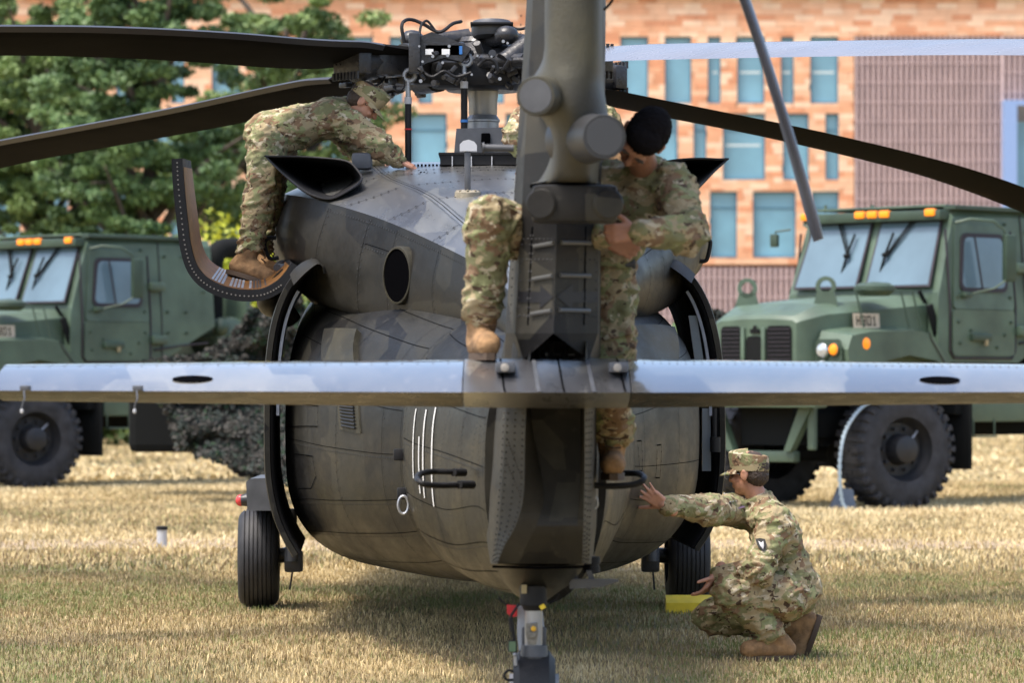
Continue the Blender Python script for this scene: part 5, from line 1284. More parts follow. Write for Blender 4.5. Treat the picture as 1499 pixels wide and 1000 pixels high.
    # marking board on the side of the hood
    mb = MB(); P0 = V3((.62, .925, 2.20)); ux = V3((-.99, .12, 0)).normalized(); uz = V3((0, -.08, 1)).normalized(); nn_ = ux.cross(uz)*-1
    nn_ = nn_ if nn_.y > 0 else -nn_
    c = P0+nn_*.012; mb.add([c-ux*.21-uz*.085, c+ux*.21-uz*.085, c+ux*.21+uz*.085, c-ux*.21+uz*.085], [(0, 1, 2, 3)]); pl = B(mb, "marking_board", m_plate, s=0)
    seg = {'H': ((0, 0, 0, 1), (1, 0, 1, 1), (0, .5, 1, .5)), '8': ((0, 0, 0, 1), (1, 0, 1, 1), (0, .5, 1, .5), (0, 0, 1, 0), (0, 1, 1, 1)), '0': ((0, 0, 0, 1), (1, 0, 1, 1), (0, 0, 1, 0), (0, 1, 1, 1)), '1': ((.5, 0, .5, 1), (.2, .8, .5, 1), (.2, 0, .8, 0))}
    for k, chh in enumerate("H801"):
        mb = MB(); o_ = c+nn_*.004-ux*.155+ux*(.085*k)-uz*.05
        for j, (x0, y0, x1, y1) in enumerate(seg[chh]):
            a_ = o_+ux*x0*.05+uz*y0*.10+nn_*.0004*j; b_ = o_+ux*x1*.05+uz*y1*.10+nn_*.0004*j; d = (b_-a_).normalized(); s_ = d.cross(nn_)*.008; a_ -= d*.007; b_ += d*.007
            mb.add([a_-s_, b_-s_, b_+s_, a_+s_], [(0, 1, 2, 3)])
        mb.build("letter" if chh == 'H' else "digit", m_line, pl, 0)
    # convex mirror on legs above the fender
    mb = MB(); c = V3((.55, 1.0, 2.58)); mb.lathe([(-.09, .0), (-.09, .17), (-.03, .24), (.02, .24), (.06, .17), (.075, 0)], c, (0.0, 0, 1), 28)
    for (x, y) in ((.95, 1.05), (.25, 1.15), (.10, 1.2)): mb.tube([c+V3(((x-.55)*.45, .05, -.02)), V3((x, y, 2.55)), V3((x-.08, y+.06, 2.12))], .012, 7)
    B(mb, "fender_mirror", m_tgd, s=40)
    mb = MB(); mb.box((-.42, 1.12, 2.12), (.10, .05, .60), Matrix.Rotation(rad(22), 3, 'Y'), .02); B(mb, "intake_hose", m_und)
    mb = MB(); mb.box((-.36, .98, 2.48), (.04, .03, .22), Matrix.Rotation(rad(40), 3, 'Y')); B(mb, "hood_latch", m_und)
    # cab shell (crew cab): cross sections in x with windows cut as separate proud panels
    def cs(x, w, z0, z1, top): return [V3((x, -w, z0)), V3((x, -w, 2.35)), V3((x, -w+.10, z1-.10)), V3((x, -w+.16, z1)), V3((x, w-.16, z1)), V3((x, w-.10, z1-.10)), V3((x, w, 2.35)), V3((x, w, z0))]
    mb = MB(); S = [cs(-.42, 1.18, 1.72, 2.56, 0)]
    S = []
    f0 = [V3((-.40, -1.18, 1.72)), V3((-.40, -1.18, 2.35)), V3((-.42, -1.17, 2.50)), V3((-.44, -1.14, 2.55)), V3((-.44, 1.14, 2.55)), V3((-.42, 1.17, 2.50)), V3((-.40, 1.18, 2.35)), V3((-.40, 1.18, 1.72))]
    f1 = [V3((-.55, -1.2, 1.72)), V3((-.55, -1.2, 2.35)), V3((-.74, -1.12, 3.44)), V3((-.76, -1.06, 3.50)), V3((-.76, 1.06, 3.50)), V3((-.74, 1.12, 3.44)), V3((-.55, 1.2, 2.35)), V3((-.55, 1.2, 1.72))]
    mb.grid([f0, f1, cs(-.86, 1.2, 1.72, 3.54, 0), cs(-1.9, 1.2, 1.72, 3.57, 0), cs(-3.05, 1.2, 2.30, 3.55, 0)])
    mb.add(cs(-3.05, 1.2, 2.30, 3.55, 0), [tuple(range(8))]); mb.add(f0, [tuple(range(8))])
    cab = B(mb, "cab", m_tg, s=20)
    # windscreen panes
    W0, W1 = V3((-.425, 0, 2.60)), V3((-.735, 0, 3.40)); fw = V3((.93, 0, .36)).normalized()
    for s in (-1, 1):
        q = [(s*.06, W0), (s*1.06, W0), (s*1.0, W1), (s*.06, W1)]
        base = [V3((w_.x, y, w_.z))+fw*.02 for y, w_ in q]; cen = sum(base, V3())/4
        mb = MB(); mb.prism(base if s > 0 else base[::-1], fw*.02); g = mb.build("windscreen_gasket", m_gask, cab, 0)
        mb = MB(); P = [cen+(p-cen)*.94+fw*.024 for p in base]; mb.add(P, [(0, 1, 2, 3)]); mb.build("windscreen", m_tgl, g, 0)
        mb = MB(); a_ = V3((-.74, s*.62, 3.47))+fw*.05; b_ = V3((-.56, s*.30, 2.98))+fw*.06; mb.tube([a_, b_], .014, 6); mb.tube([a_+V3((0, .06, 0)), b_+V3((0, .03, 0))], .008, 6)
        mb.box(a_+fw*.03+V3((0, .08, 0)), (.1, .14, .06), None, .01); mb.build("wiper_arm", m_und, cab)
        mb = MB(); mb.tube([b_+V3((.04, -.08, -.27)), b_+fw*.02, b_+V3((-.08, .05, .27))], .016, 6); mb.ell(b_+fw*.02, .03, .05, .03); mb.build("wiper_blade", m_und, cab)
    # header with five amber lamps
    mb = MB(); mb.box((-.70, 0, 3.47), (.26, 2.14, .12), None, .02); hd = B(mb, "cab_header", m_tgd)
    for y in (-1.02, -.16, .03, .22, .92):
        mb = MB(); mb.box((-.58, y, 3.50), (.07, .15, .085), None, .02); mb.build("marker_light", m_amb, hd)
    mb = MB(); mb.box((-1.7, 0, 3.585), (1.9, 2.0, .03), None, .01)
    for k in range(5): mb.cyl((-.8-.35*k, -.9+.45*(k % 3), 3.56), (-.8-.35*k, -.9+.45*(k % 3), 3.65), .02, n=6)
    B(mb, "roof_plate", m_tg)
    mb = MB(); mb.box((-1.7, 1.07, 3.56), (1.9, .18, .04)); mb.build("drip_rail", m_tgd, cab, 0)
    mb = MB(); mb.tube([(-.5, -1.2, 3.35), (-.45, -1.40, 3.33), (-.45, -1.42, 3.25)], .012, 6); mb.box((-.45, -1.42, 3.22), (.05, .12, .16), None, .02); B(mb, "far_mirror", m_tgd)
    # doors: plate with seam, window, handle, bolts
    for s in (1, -1):
        yy = s*1.205
        def side(x, z, o=0.0):     # cab side leans in above z=2.35
            y = 1.2 if z < 2.35 else 1.2-.10*(z-2.35)/1.09
            return V3((x, s*(y+o), z))
        def plate(x0, x1, z0, z1, r, o, name, mat, par, flat=True, slant=0.0):
            mb = MB(); P = rrect(x0, x1, z0, z1, r); zs = sorted(set([z0, z1]))
            vs = [side(x+(slant*(z-z0)/(z1-z0) if x > (x0+x1)/2 else 0), z, o) for x, z in P]; vb = [side(x+(slant*(z-z0)/(z1-z0) if x > (x0+x1)/2 else 0), z, -.02) for x, z in P]; n = len(P)
            mb.add(vs+vb, [tuple(range(n))]+[(i, (i+1) % n, n+(i+1) % n, n+i) for i in range(n)]); return mb.build(name, mat, par, 0)
        lo = plate(-1.80, -.62, 1.80, 2.345, .06, .028, "door", m_tg, t)
        up = plate(-1.80, -.64, 2.352, 3.36, .06, .026, "door_upper", m_tg, lo, slant=-.12)
        gk = plate(-1.68, -.76, 2.56, 3.26, .10, .045, "door_window", m_gask, t, slant=-.10)
        gl = plate(-1.63, -.81, 2.61, 3.21, .08, .047, "pane", m_tgl, gk, slant=-.10)
        mb = MB(); mb.tube([side(-1.18, 2.60, .052), side(-1.10, 3.22, .052)], .012, 5); mb.build("window_divider", m_gask, gk)
        mb = MB(); mb.tube([side(-.60, 3.3, .012), side(-.59, 2.4, .012), side(-.585, 1.85, .012), side(-.66, 1.77, .012), side(-1.76, 1.77, .012), side(-1.83, 1.85, .012), side(-1.84, 2.4, .012), side(-1.84, 3.3, .012)], .014, 6); mb.build("door_seam", m_gask, lo)
        mb = MB(); mb.box(side(-1.12, 2.02, .05), (.36, .07, .09), None, .02); mb.build("door_handle", m_tgd, lo)
        mb = MB(); mb.box(side(-1.2, 1.96, .07), (.05, .03, .08), None, .01); mb.build("padlock", m_patch, lo)
        for hz_, x_ in ((2.86, -1.95), (2.10, -1.95), (2.52, -.85)):
            mb = MB(); mb.box(side(x_, hz_, .06), (.26 if x_ < -1 else .14, .10, .12 if x_ < -1 else .07), None, .025); mb.build("door_hinge", m_tgd if x_ > -1 else m_tg, t)
        for x_, z_ in ((-.72, 2.5), (-.72, 2.2), (-1.72, 2.5), (-1.72, 2.2), (-1.6, 2.05), (-.75, 1.95), (-2.15, 2.5), (-2.15, 2.2), (-2.15, 3.3), (-2.5, 3.3), (-2.5, 2.5), (-2.5, 2.2), (-2.85, 2.8), (-1.72, 3.38), (-.95, 2.1), (-1.45, 1.9)):
            mb = MB(); p = side(x_, z_, .02); mb.cyl(p, p+V3((0, s*.03, 0)), .022, .018, n=8); mb.build("bolt_head", m_tgd, t)
        mb = MB(); mb.tube([side(-2.05, 3.5, .01), side(-2.05, 2.4, .01), side(-2.05, 1.8, .01)], .008, 5); mb.tube([side(-1.9, 1.95, .02), side(-2.4, 2.02, .02), side(-2.9, 2.06, .02)], .014, 5); mb.build("cab_seam", m_gask, t)
        # tall mirror on a bent arm
        mb = MB(); mb.tube([side(-.78, 3.38, .03), side(-.86, 3.42, .20), side(-1.1, 3.40, .34), side(-1.28, 3.30, .36), side(-1.3, 3.2, .36)], .016, 7); ma = mb.build("mirror_arm", m_tg, t); mb = MB(); mb.tube([side(-1.3, 2.72, .36), side(-1.15, 2.60, .25), side(-.85, 2.52, .05)], .012, 6); mb.build("mirror_strut", m_tg, t)
        mb = MB(); mb.box(side(-1.34, 2.96, .36), (.17, .09, .56), Matrix.Rotation(rad(-12*s), 3, 'Z'), .03); mh = mb.build("mirror_housing", m_tgd, t)
    # black sill, step box, mudflap
    mb = MB(); mb.box((-1.9, 0, 1.62), (2.3, 2.34, .20)); B(mb, "cab_sill", m_und)
    mb = MB(); mb.box((-1.95, .98, 1.22), (1.9, .42, .42), None, .03); mb.box((-1.95, -.98, 1.22), (1.9, .42, .42), None, .03); B(mb, "step_box", m_tg)
    for s in (-1, 1):
        mb = MB(); mb.tube([(-1.05, s*1.19, 1.05), (-1.05, s*1.19, .84), (-1.45, s*1.19, .84), (-1.45, s*1.19, 1.05)], .014, 6); mb.box((-1.25, s*1.19, .84), (.4, .1, .02)); B(mb, "foot_step", m_tg)
        mb = MB(); mb.box((-.86, s*1.0, .86), (.05, .62, .82), None, .015); mb.box((-.80, s*.95, 1.25), (.2, .5, .3), None, .02); B(mb, "mudflap", m_und)
    # tank, exhaust elbow, spare drum, rear deck
    mb = MB(); mb.cyl((-3.5, .45, 2.15), (-3.5, 1.05, 2.15), .30, n=28); mb.ell((-3.5, 1.05, 2.15), .30, .12, .30, n=28); B(mb, "air_cleaner", m_tg, s=40)
    mb = MB(); mb.ell((-3.25, 1.1, 2.3), .12, .12, .14); mb.cyl((-3.25, 1.0, 2.3), (-3.25, 1.0, 2.0), .05, n=10); B(mb, "filter_bowl", m_tgd)
    mb = MB(); mb.tube(path([(-3.4, .75, 2.4), (-3.4, .75, 3.0), (-3.4, .78, 3.3), (-3.55, .78, 3.45), (-3.95, .78, 3.47)], 16), .15, 16); B(mb, "exhaust_stack", m_und, s=50)
    mb = MB(); mb.box((-6.2, 0, 1.55), (5.0, 2.4, .18), None, .03); mb.box((-3.75, 0, 2.3), (.10, 2.3, 1.4), None, .02); B(mb, "cargo_deck", m_tg)
    mb = MB(); mb.box((-3.35, .2, 1.5), (.7, 1.9, .7), None, .05); B(mb, "tool_locker", m_und)
    for s in (-1, 1):
        truck_wheel(t, "front_wheel", .2, s*1.02, -14, s)
        for x in (-5.9, -7.3): truck_wheel(t, "rear_wheel", x, s*1.02, 0, s)
    return t
def copy_tree(o, parent=None):
    c = o.copy(); COL.objects.link(c); c.parent = parent
    for ch in list(o.children): copy_tree(ch, c)
    return c
TH = 45
tr1 = make_truck("green armoured truck with a tan marking board on its hood, right of the helicopter", "armoured military trucks")
tr2 = copy_tree(tr1); tr2['label'] = "green armoured crew cab truck cut by the left edge, its rear draped with netting"
tr1.location = (3.90, 47.6, 0); tr1.rotation_euler = (0, 0, rad(180+TH))
tr2.location = (-7.32, 56.7, 0); tr2.rotation_euler = (0, 0, rad(180+TH))
# chock with a pale rope over the right truck's front wheel
p = W(1232, 744, 46.7); mb = MB(); mb.prism([(p.x-.16, 46.3, 0), (p.x+.14, 46.3, 0), (p.x+.10, 46.3, .24), (p.x-.06, 46.3, .26)], (0, .3, 0)); o = mb.build("wheel_chock", M("chock_grey_blue", (.10, .13, .18), .7), None, 0)
tag(o, "grey blue wheel chock against the front wheel of the right truck", "wheel chock")
mb = MB(); P = pxpath([(1242, 748, 46.1), (1233, 735, 46.1), (1229, 700, 46.05), (1230, 665, 46.05), (1236, 635, 46.1), (1248, 612, 46.15), (1262, 596, 46.3), (1280, 585, 46.4)], 90)
for ph in (0, math.pi): mb.tube([q+V3((math.cos(i*.9+ph)*.011, 0, math.sin(i*.9+ph)*.011)) for i, q in enumerate(P)], .014, 6)
o = mb.build("rope", M("pale_rope", (.42, .52, .58), .8), None, 50); tag(o, "pale twisted rope draped over the right truck's front tyre down to the chock", "rope")
# yellow chock at the helicopter's right wheel
mb = MB(); c = W(1006, 888, 25.4); a_ = W(974, 0, 25.45).x; b_ = W(1045, 0, 25.45).x
mb.prism([(a_, 25.30, .0), (a_, 25.30, .07), (a_, 25.40, .115), (a_, 25.50, .07), (a_, 25.50, 0)], (b_-a_, 0, 0)); o = mb.build("aircraft_chock", m_yel, None, 0); tag(o, "bright yellow aircraft chock behind the helicopter's right main wheel", "wheel chock")
o.location.z += .0
# bollard
c = W(237, 0, 35.6); c.z = 0; zt_ = .27
t_ = empty("ground_marker", c, 0, "small grey post with a dark cap standing in the grass left of the helicopter", "marker post")
mb = MB(); mb.lathe([(0, .045), (.16, .045), (.16, 0)], c, (0, 0, 1), 20); mb.build("post", m_lgrey, t_); mb = MB(); mb.lathe([(.16, 0), (.16, .052), (.19, .052), (.195, 0)], c, (0, 0, 1), 20); mb.build("cap", m_black, t_)
# ================================================================ CAMOUFLAGE NET
def net_mat():
    m = bpy.data.materials.new("net_cloth"); m.use_nodes = True; nt = m.node_tree; b = nt.nodes["Principled BSDF"]; L = nt.links.new
    at = nt.nodes.new("ShaderNodeAttribute"); at.attribute_name = "tint"; r = nt.nodes.new("ShaderNodeValToRGB"); L(at.outputs["Fac"], r.inputs[0]); r.color_ramp.interpolation = 'CONSTANT'
    e = r.color_ramp.elements; e[0].position = 0; e[0].color = (.018, .026, .018, 1); e[1].position = .8; e[1].color = (.02, .045, .02, 1)
    for p_, c_ in ((.25, (.035, .033, .026)), (.45, (.055, .05, .042)), (.6, (.022, .03, .024))):
        q = e.new(p_); q.color = (*c_, 1)
    L(r.outputs[0], b.inputs["Base Color"]); b.inputs["Roughness"].default_value = .9; return m
m_net = net_mat()
def net(label, F_, nu, nv, per, seed):
    """F_(u,v)-> point; scraps of cloth on strings"""
    rs = np.random.RandomState(seed); root = empty("camouflage_net", F_(.5, 1), 0, label, "camouflage net")
    mb = MB()
    for i in range(0, nu+1, 2): mb.tube([F_(i/nu, k/12) for k in range(13)], .006, 4)
    for j in range(0, nv+1, 2): mb.tube([F_(k/16, j/nv) for k in range(17)], .006, 4)
    mb.build("net_cords", m_und, root, kind='stuff')
    NU, NV = nu*5, nv*5; P = [[F_(i/NU, j/NV)+V3((rs.randn()*.008, rs.randn()*.02, rs.randn()*.008)) for i in range(NU+1)] for j in range(NV+1)]
    hole = fbm2(np.arange(NU*NV) % NU*1.0, np.arange(NU*NV)//NU*1.0, seed, .55); cv = [p for r_ in P for p in r_]; cf = []; ct = []
    for j in range(NV):
        for i in range(NU):
            if hole[j*NU+i] > .40+.12*rs.rand()-.04: cf.append((j*(NU+1)+i, j*(NU+1)+i+1, (j+1)*(NU+1)+i+1, (j+1)*(NU+1)+i))
    cl_ = mk("net_cloth", cv, cf, m_net, root, 0, kind='stuff'); tt = np.clip(fbm2(np.arange(len(cv)) % (NU+1)*1.0, np.arange(len(cv))//(NU+1)*1.0, seed+9, .18)*1.2-.1+rs.rand(len(cv))*.12, 0, 1)
    at = cl_.data.attributes.new("tint", 'FLOAT', 'POINT'); at.data.foreach_set('value', tt.astype(np.float32))
    n = nu*nv*per; U = rs.rand(n); Vv = rs.rand(n); vs = []; 
    for k in range(n):
        p = F_(U[k], Vv[k]); q = p+V3((rs.randn()*.02, rs.randn()*.05, rs.randn()*.02)); a_ = V3((rs.randn(), rs.randn()*.6, rs.randn()*.7)).normalized()*(.014+.02*rs.rand()); b_ = a_.cross(V3((rs.randn()*.4, 1, rs.randn()*.4))).normalized()*(.012+.018*rs.rand())
        vs += [q-a_-b_, q+a_-b_*.6, q+a_*.8+b_, q-a_*.7+b_]
    Vn = np.array([tuple(v) for v in vs]); c0 = (Vn.min(0)+Vn.max(0))/2
    me = bpy.data.meshes.new("net_scraps"); me.from_pydata((Vn-c0).tolist(), [], [(4*k, 4*k+1, 4*k+2, 4*k+3) for k in range(n)]); me.materials.append(m_net)
    tint = np.clip(fbm2(U*9, Vv*9, seed+3, 1.0)*1.1+rs.rand(n)*.35-.15, 0, 1); at = me.attributes.new("tint", 'FLOAT', 'POINT'); at.data.foreach_set('value', np.repeat(tint, 4).astype(np.float32))
    o = bpy.data.objects.new("net_scraps", me); COL.objects.link(o); o.parent = root; o.location = V3(c0)-OFF[root.name]; OFF[o.name] = V3(c0); tag(o, kind='stuff')
    return root
def netF(top, bot, amp, seed):
    T_ = [W(*p) for p in top]; B_ = [W(*p) for p in bot]
    def f(u, v):
        p = cr(T_, u).lerp(cr(B_, u), v); return p+V3((0, 1, 0))*amp*noise.noise(V3((u*5, v*4, seed)))*2+V3((0, 0, 1))*.05*noise.noise(V3((u*9, v*2, seed+4)))
    return f
net("dark camouflage net sloping from the left truck's rear down to the grass behind the helicopter", netF([(225, 560, 50), (300, 560, 50), (390, 555, 50), (500, 560, 50)], [(262, 650, 49), (280, 662, 48.6), (340, 682, 48), (430, 712, 47)], .3, 1), 26, 20, 12, 5)
net("camouflage net bundled over the rear of the left truck beside the helicopter's door", netF([(335, 520, 51), (352, 480, 51), (385, 445, 51), (440, 430, 51)], [(200, 532, 52), (290, 560, 51), (390, 565, 51), (470, 565, 51)], .3, 2), 26, 18, 16, 6)
net("dark camouflage net heap between the helicopter and the right truck's grille", netF([(1030, 462, 55), (1042, 455, 55), (1054, 458, 55), (1075, 470, 55)], [(1030, 560, 55), (1045, 560, 55), (1060, 560, 55), (1080, 560, 55)], .4, 3), 14, 14, 18, 7)
mb = MB(); mb.box(W(340, 600, 52.5), (2.6, 1.4, 1.1), None, .1); o = mb.build("trailer_box", m_und, None, 0)
tag(o, "dark box shape under the camouflage net behind the left truck", "equipment")
# ================================================================ PEOPLE
V3 = Vector
def voxel(prims, size, name, mat, parent, it=6, wr=0.0, wfreq=14.0, seed=0.0, fm=None, label=None, joints=None):
    me = bpy.data.meshes.new("tmp"); me.from_pydata(prims.v, [], prims.f); me.update()
    o = bpy.data.objects.new("tmp", me); COL.objects.link(o)
    r = o.modifiers.new("r", 'REMESH'); r.mode = 'VOXEL'; r.voxel_size = size; r.adaptivity = 0
    s = o.modifiers.new("s", 'SMOOTH'); s.factor = .5; s.iterations = it
    dg = bpy.context.evaluated_depsgraph_get(); ev = o.evaluated_get(dg); m2 = bpy.data.meshes.new_from_object(ev)
    n = len(m2.vertices); co = np.empty(n*3); m2.vertices.foreach_get('co', co); co = co.reshape(-1, 3); no = np.empty(n*3); m2.vertices.foreach_get('normal', no); no = no.reshape(-1, 3)
    if wr:
        d = np.empty(n)
        for i in range(n):
            p = V3(co[i]); 
            q = V3((p.x+.5*p.z, p.y, p.z*2.0-p.x*.7))*wfreq*.5+V3((seed, seed, seed))
            a_ = noise.noise(q); b_ = noise.noise(q*2.1+V3((3, 1, 7))); big = noise.noise(p*5+V3((seed, 0, 0)))
            d[i] = max(0, 1-abs(a_)*3.4)*.60+max(0, 1-abs(b_)*3.0)*.30+big*.55-.15
        k = np.ones(n)
        if joints:      # more folds near bending joints
            k = np.full(n, .55)
            for jp, jr in joints:
                dist = np.linalg.norm(co-np.array(tuple(jp)), axis=1); k = np.maximum(k, 1.35*np.exp(-(dist/jr)**2)+.4)
        co = co+no*(d*k*wr)[:, None]
    fs = [tuple(p.vertices) for p in m2.polygons]
    bpy.data.objects.remove(o); bpy.data.meshes.remove(me)
    ob = mk(name, co, fs, mat, parent, 180, label=label); bpy.data.meshes.remove(m2)
    return ob
def basis(f, u):
    f = f.normalized(); s = f.cross(u).normalized(); u2 = s.cross(f).normalized()
    return f, s, u2           # forward, right, up
def head_parts(c, fwd, up, k=1.0):
    f, s, u = basis(V3(fwd), V3(up)); R_ = Matrix((s, f, u)).transposed()   # local x right, y fwd, z up
    def L(x, y, z): return c+R_ @ V3((x*k, y*k, z*k))
    sk = MB(); E = lambda p, a_, b_, d_: sk.ell(L(*p), a_*k, b_*k, d_*k, R_, 18)
    E((0, -.012, .03), .076, .096, .092); E((0, .025, -.035), .062, .068, .078); E((0, .055, -.085), .036, .034, .028)
    E((0, .078, .02), .055, .02, .018); E((0, .098, -.018), .014, .024, .016); sk.capsule(L(0, .085, .02), L(0, .108, -.022), .009*k, .015*k, 10)
    E((-.034, .072, -.025), .022, .02, .018); E((.034, .072, -.025), .022, .02, .018)
    E((0, .088, -.052), .026, .013, .007); E((0, .086, -.062), .022, .013, .007)
    for q in (-1, 1):
        E((q*.077, -.008, -.008), .010, .022, .033); E((q*.080, -.012, .012), .010, .014, .014)
    hr = MB(); hr.ell(L(0, -.018, .050), .081*k, .100*k, .090*k, R_, 22); hr.ell(L(0, -.045, -.01), .074*k, .065*k, .065*k, R_, 18); hr.ell(L(0, .035, .098), .066*k, .056*k, .038*k, R_, 16)
    ey = MB()
    for q in (-1, 1): ey.ell(L(q*.031, .085, .004), .012*k, .010*k, .009*k, R_, 12); ey.ell(L(q*.031, .094, .026), .022*k, .008*k, .005*k, R_, 10)
    return sk, hr, ey, L, R_
def cap_parts(L, R_, k=1.0):
    mb = MB(); n = 32
    prof = [(.042, 1.0, .105), (.045, 1.02, .108), (.085, 1.04, .110), (.112, 1.06, .112), (.132, 1.05, .111), (.140, .90, .097), (.143, .5, .05), (.143, .01, .001)]
    vs = []
    for z, kx, ry in prof:
        for i in range(n):
            a_ = 2*math.pi*i/n; z2 = z+(.012*math.sin(a_) if z > .1 else -.010*math.sin(a_)*0)
            vs.append(L(.084*kx*math.cos(a_), -.008+ry*.98*math.sin(a_), z2-.02-.012*(1-math.sin(a_))*.8+(.002 if i % 8 == 0 else 0)))
    fs = [(i*n+j, i*n+(j+1) % n, (i+1)*n+(j+1) % n, (i+1)*n+j) for i in range(len(prof)-1) for j in range(n)]
    mb.add(vs, fs)
    br = MB(); T = []; Bm = []
    for i in range(17):
        a_ = math.pi*(.12+.76*i/16); x0, y0 = .085*math.cos(a_), -.006+.104*math.sin(a_); x1, y1 = .088*math.cos(a_)*1.02, y0+.068*math.sin(math.pi*i/16)**.6
        T.append([L(x0, y0, .030), L((x0+x1)/2, (y0+y1)/2, .024-.004), L(x1, y1, .008)]); 
    br.grid(T); br.grid([[p+(R_ @ V3((0, 0, -.005*k))) for p in r_] for r_ in T]); e_ = [r_[2] for r_ in T]; br.grid([e_, [p+(R_ @ V3((0, 0, -.005*k))) for p in e_]])
    return mb, br
def hand_parts(wr, d, pn, th, k=1.0, curl=(.35, .4, .45, .5), spread=1.0, tc=.4):
    """wr wrist, d direction of the fingers, pn palm normal, th +1/-1 side on which the thumb leaves"""
    d = V3(d).normalized(); pn = V3(pn); pn = (pn-d*pn.dot(d)).normalized(); s = d.cross(pn)*th
    mb = MB()
    mb.capsule(wr-d*.05*k, wr+d*.02*k, .030*k, .028*k, 12)
    for q in (-1.1, -.35, .4, 1.1): mb.capsule(wr+d*.015*k+s*.018*q*k, wr+d*.088*k+s*.026*q*k, .017*k, .0135*k, 10)
    for i, (q, ln, cu) in enumerate(zip((1.12, .38, -.38, -1.1), (.078, .088, .082, .064), curl)):
        p = wr+d*.088*k+s*.025*q*k; a_ = 0.0; dr = (d+s*.16*q*spread).normalized(); r_ = .0098*k*(1 if i < 3 else .88)
        for j, fr in enumerate((.45, .30, .25)):
            a_ += cu*(.7 if j == 0 else .9); dd = (dr*math.cos(a_)+pn*math.sin(a_)).normalized(); p2 = p+dd*ln*fr*k; mb.capsule(p, p2, r_, r_*.93, 10); r_ *= .93; p = p2
    p = wr+d*.028*k+s*.026*k; dd = (s*.8+d*.62+pn*.25).normalized()
    for j, ln in enumerate((.042, .032, .026)):
        p2 = p+dd*ln*k; mb.capsule(p, p2, (.0145, .0115, .0105)[j]*k, (.0118, .011, .009)[j]*k, 10); p = p2; dd = (dd+(d*.5+pn*.35)*tc).normalized()
    return mb
def boot(ankle, toe, shaft_top, parent, k=1.0, w=.050):
    """ankle, toe: points; foot lies on the line heel->toe"""
    fd = (toe-ankle); fd_h = fd.normalized(); up = (shaft_top-ankle).normalized(); side = fd_h.cross(up).normalized(); dn = side.cross(fd_h).normalized(); dn = dn if dn.dot(up) < 0 else -dn
    heel = ankle-fd_h*.045*k+dn*.045*k; mb = MB()
    mb.capsule(shaft_top, ankle+up*.03, .070*k, .060*k, 16); mb.capsule(ankle+up*.03, heel, .058*k, .050*k, 14)
    t1 = toe+dn*.0; mb.capsule(heel+fd_h*.01, ankle+fd_h*.10*k+dn*.040*k, .050*k, .052*k, 14); mb.capsule(ankle+fd_h*.10*k+dn*.040*k, toe-fd_h*.04*k+dn*.045*k, .054*k, .048*k, 14); mb.capsule(ankle+fd_h*.02*k, ankle+fd_h*.10*k+dn*.025*k, .048*k, .040*k, 14)
    ob = voxel(mb, .008, "boot", m_boot, parent, 4, wr=.003, wfreq=30)
    sl = MB(); a_ = heel-fd_h*.045*k+dn*.034*k; b_ = toe+fd_h*.002*k+dn*.075*k; b_ = a_+fd_h*((toe-heel).dot(fd_h)+.05*k)
    n = 12; T = []; 
    for i in range(n+1):
        t = i/n; w_ = (.036+.014*math.sin(math.pi*min(1, t*1.0+.15)))*(math.sin(math.pi*min(1, max(.04, t*.96+.02)))**.28)*k; p = a_.lerp(b_, t); T.append([p+side*w_, p-side*w_, p-side*w_+dn*.028*k, p+side*w_+dn*.028*k, p+side*w_])
    sl.grid(T); sl.add(T[0][:4], [(0, 1, 2, 3)]); sl.add(T[-1][:4], [(0, 1, 2, 3)]); sl.build("boot_sole", m_sole, ob, 40)
    lc = MB()
    for j in range(7):
        t = j/5; p = (ankle+fd_h*.120*k+up*.030).lerp(shaft_top+fd_h*.074*k, min(1, t*1.1)); lc.tube([p-side*.032*k-fd_h*.01, p+fd_h*.008*k, p+side*.032*k-fd_h*.01+up*.010], .0045, 5)
    lc.build("boot_laces", m_lace, ob)
    return ob
def sleeve_limb(mb, a_, b_, c_, r0, r1, r2, r3):
    """shoulder/hip -> elbow/knee -> wrist/ankle"""
    mb.capsule(a_, b_, r0, r1, 18); mb.capsule(b_, c_, r1, r2, 18); mb.capsule(c_-(c_-b_).normalized()*.04, c_, r3, r3, 18)
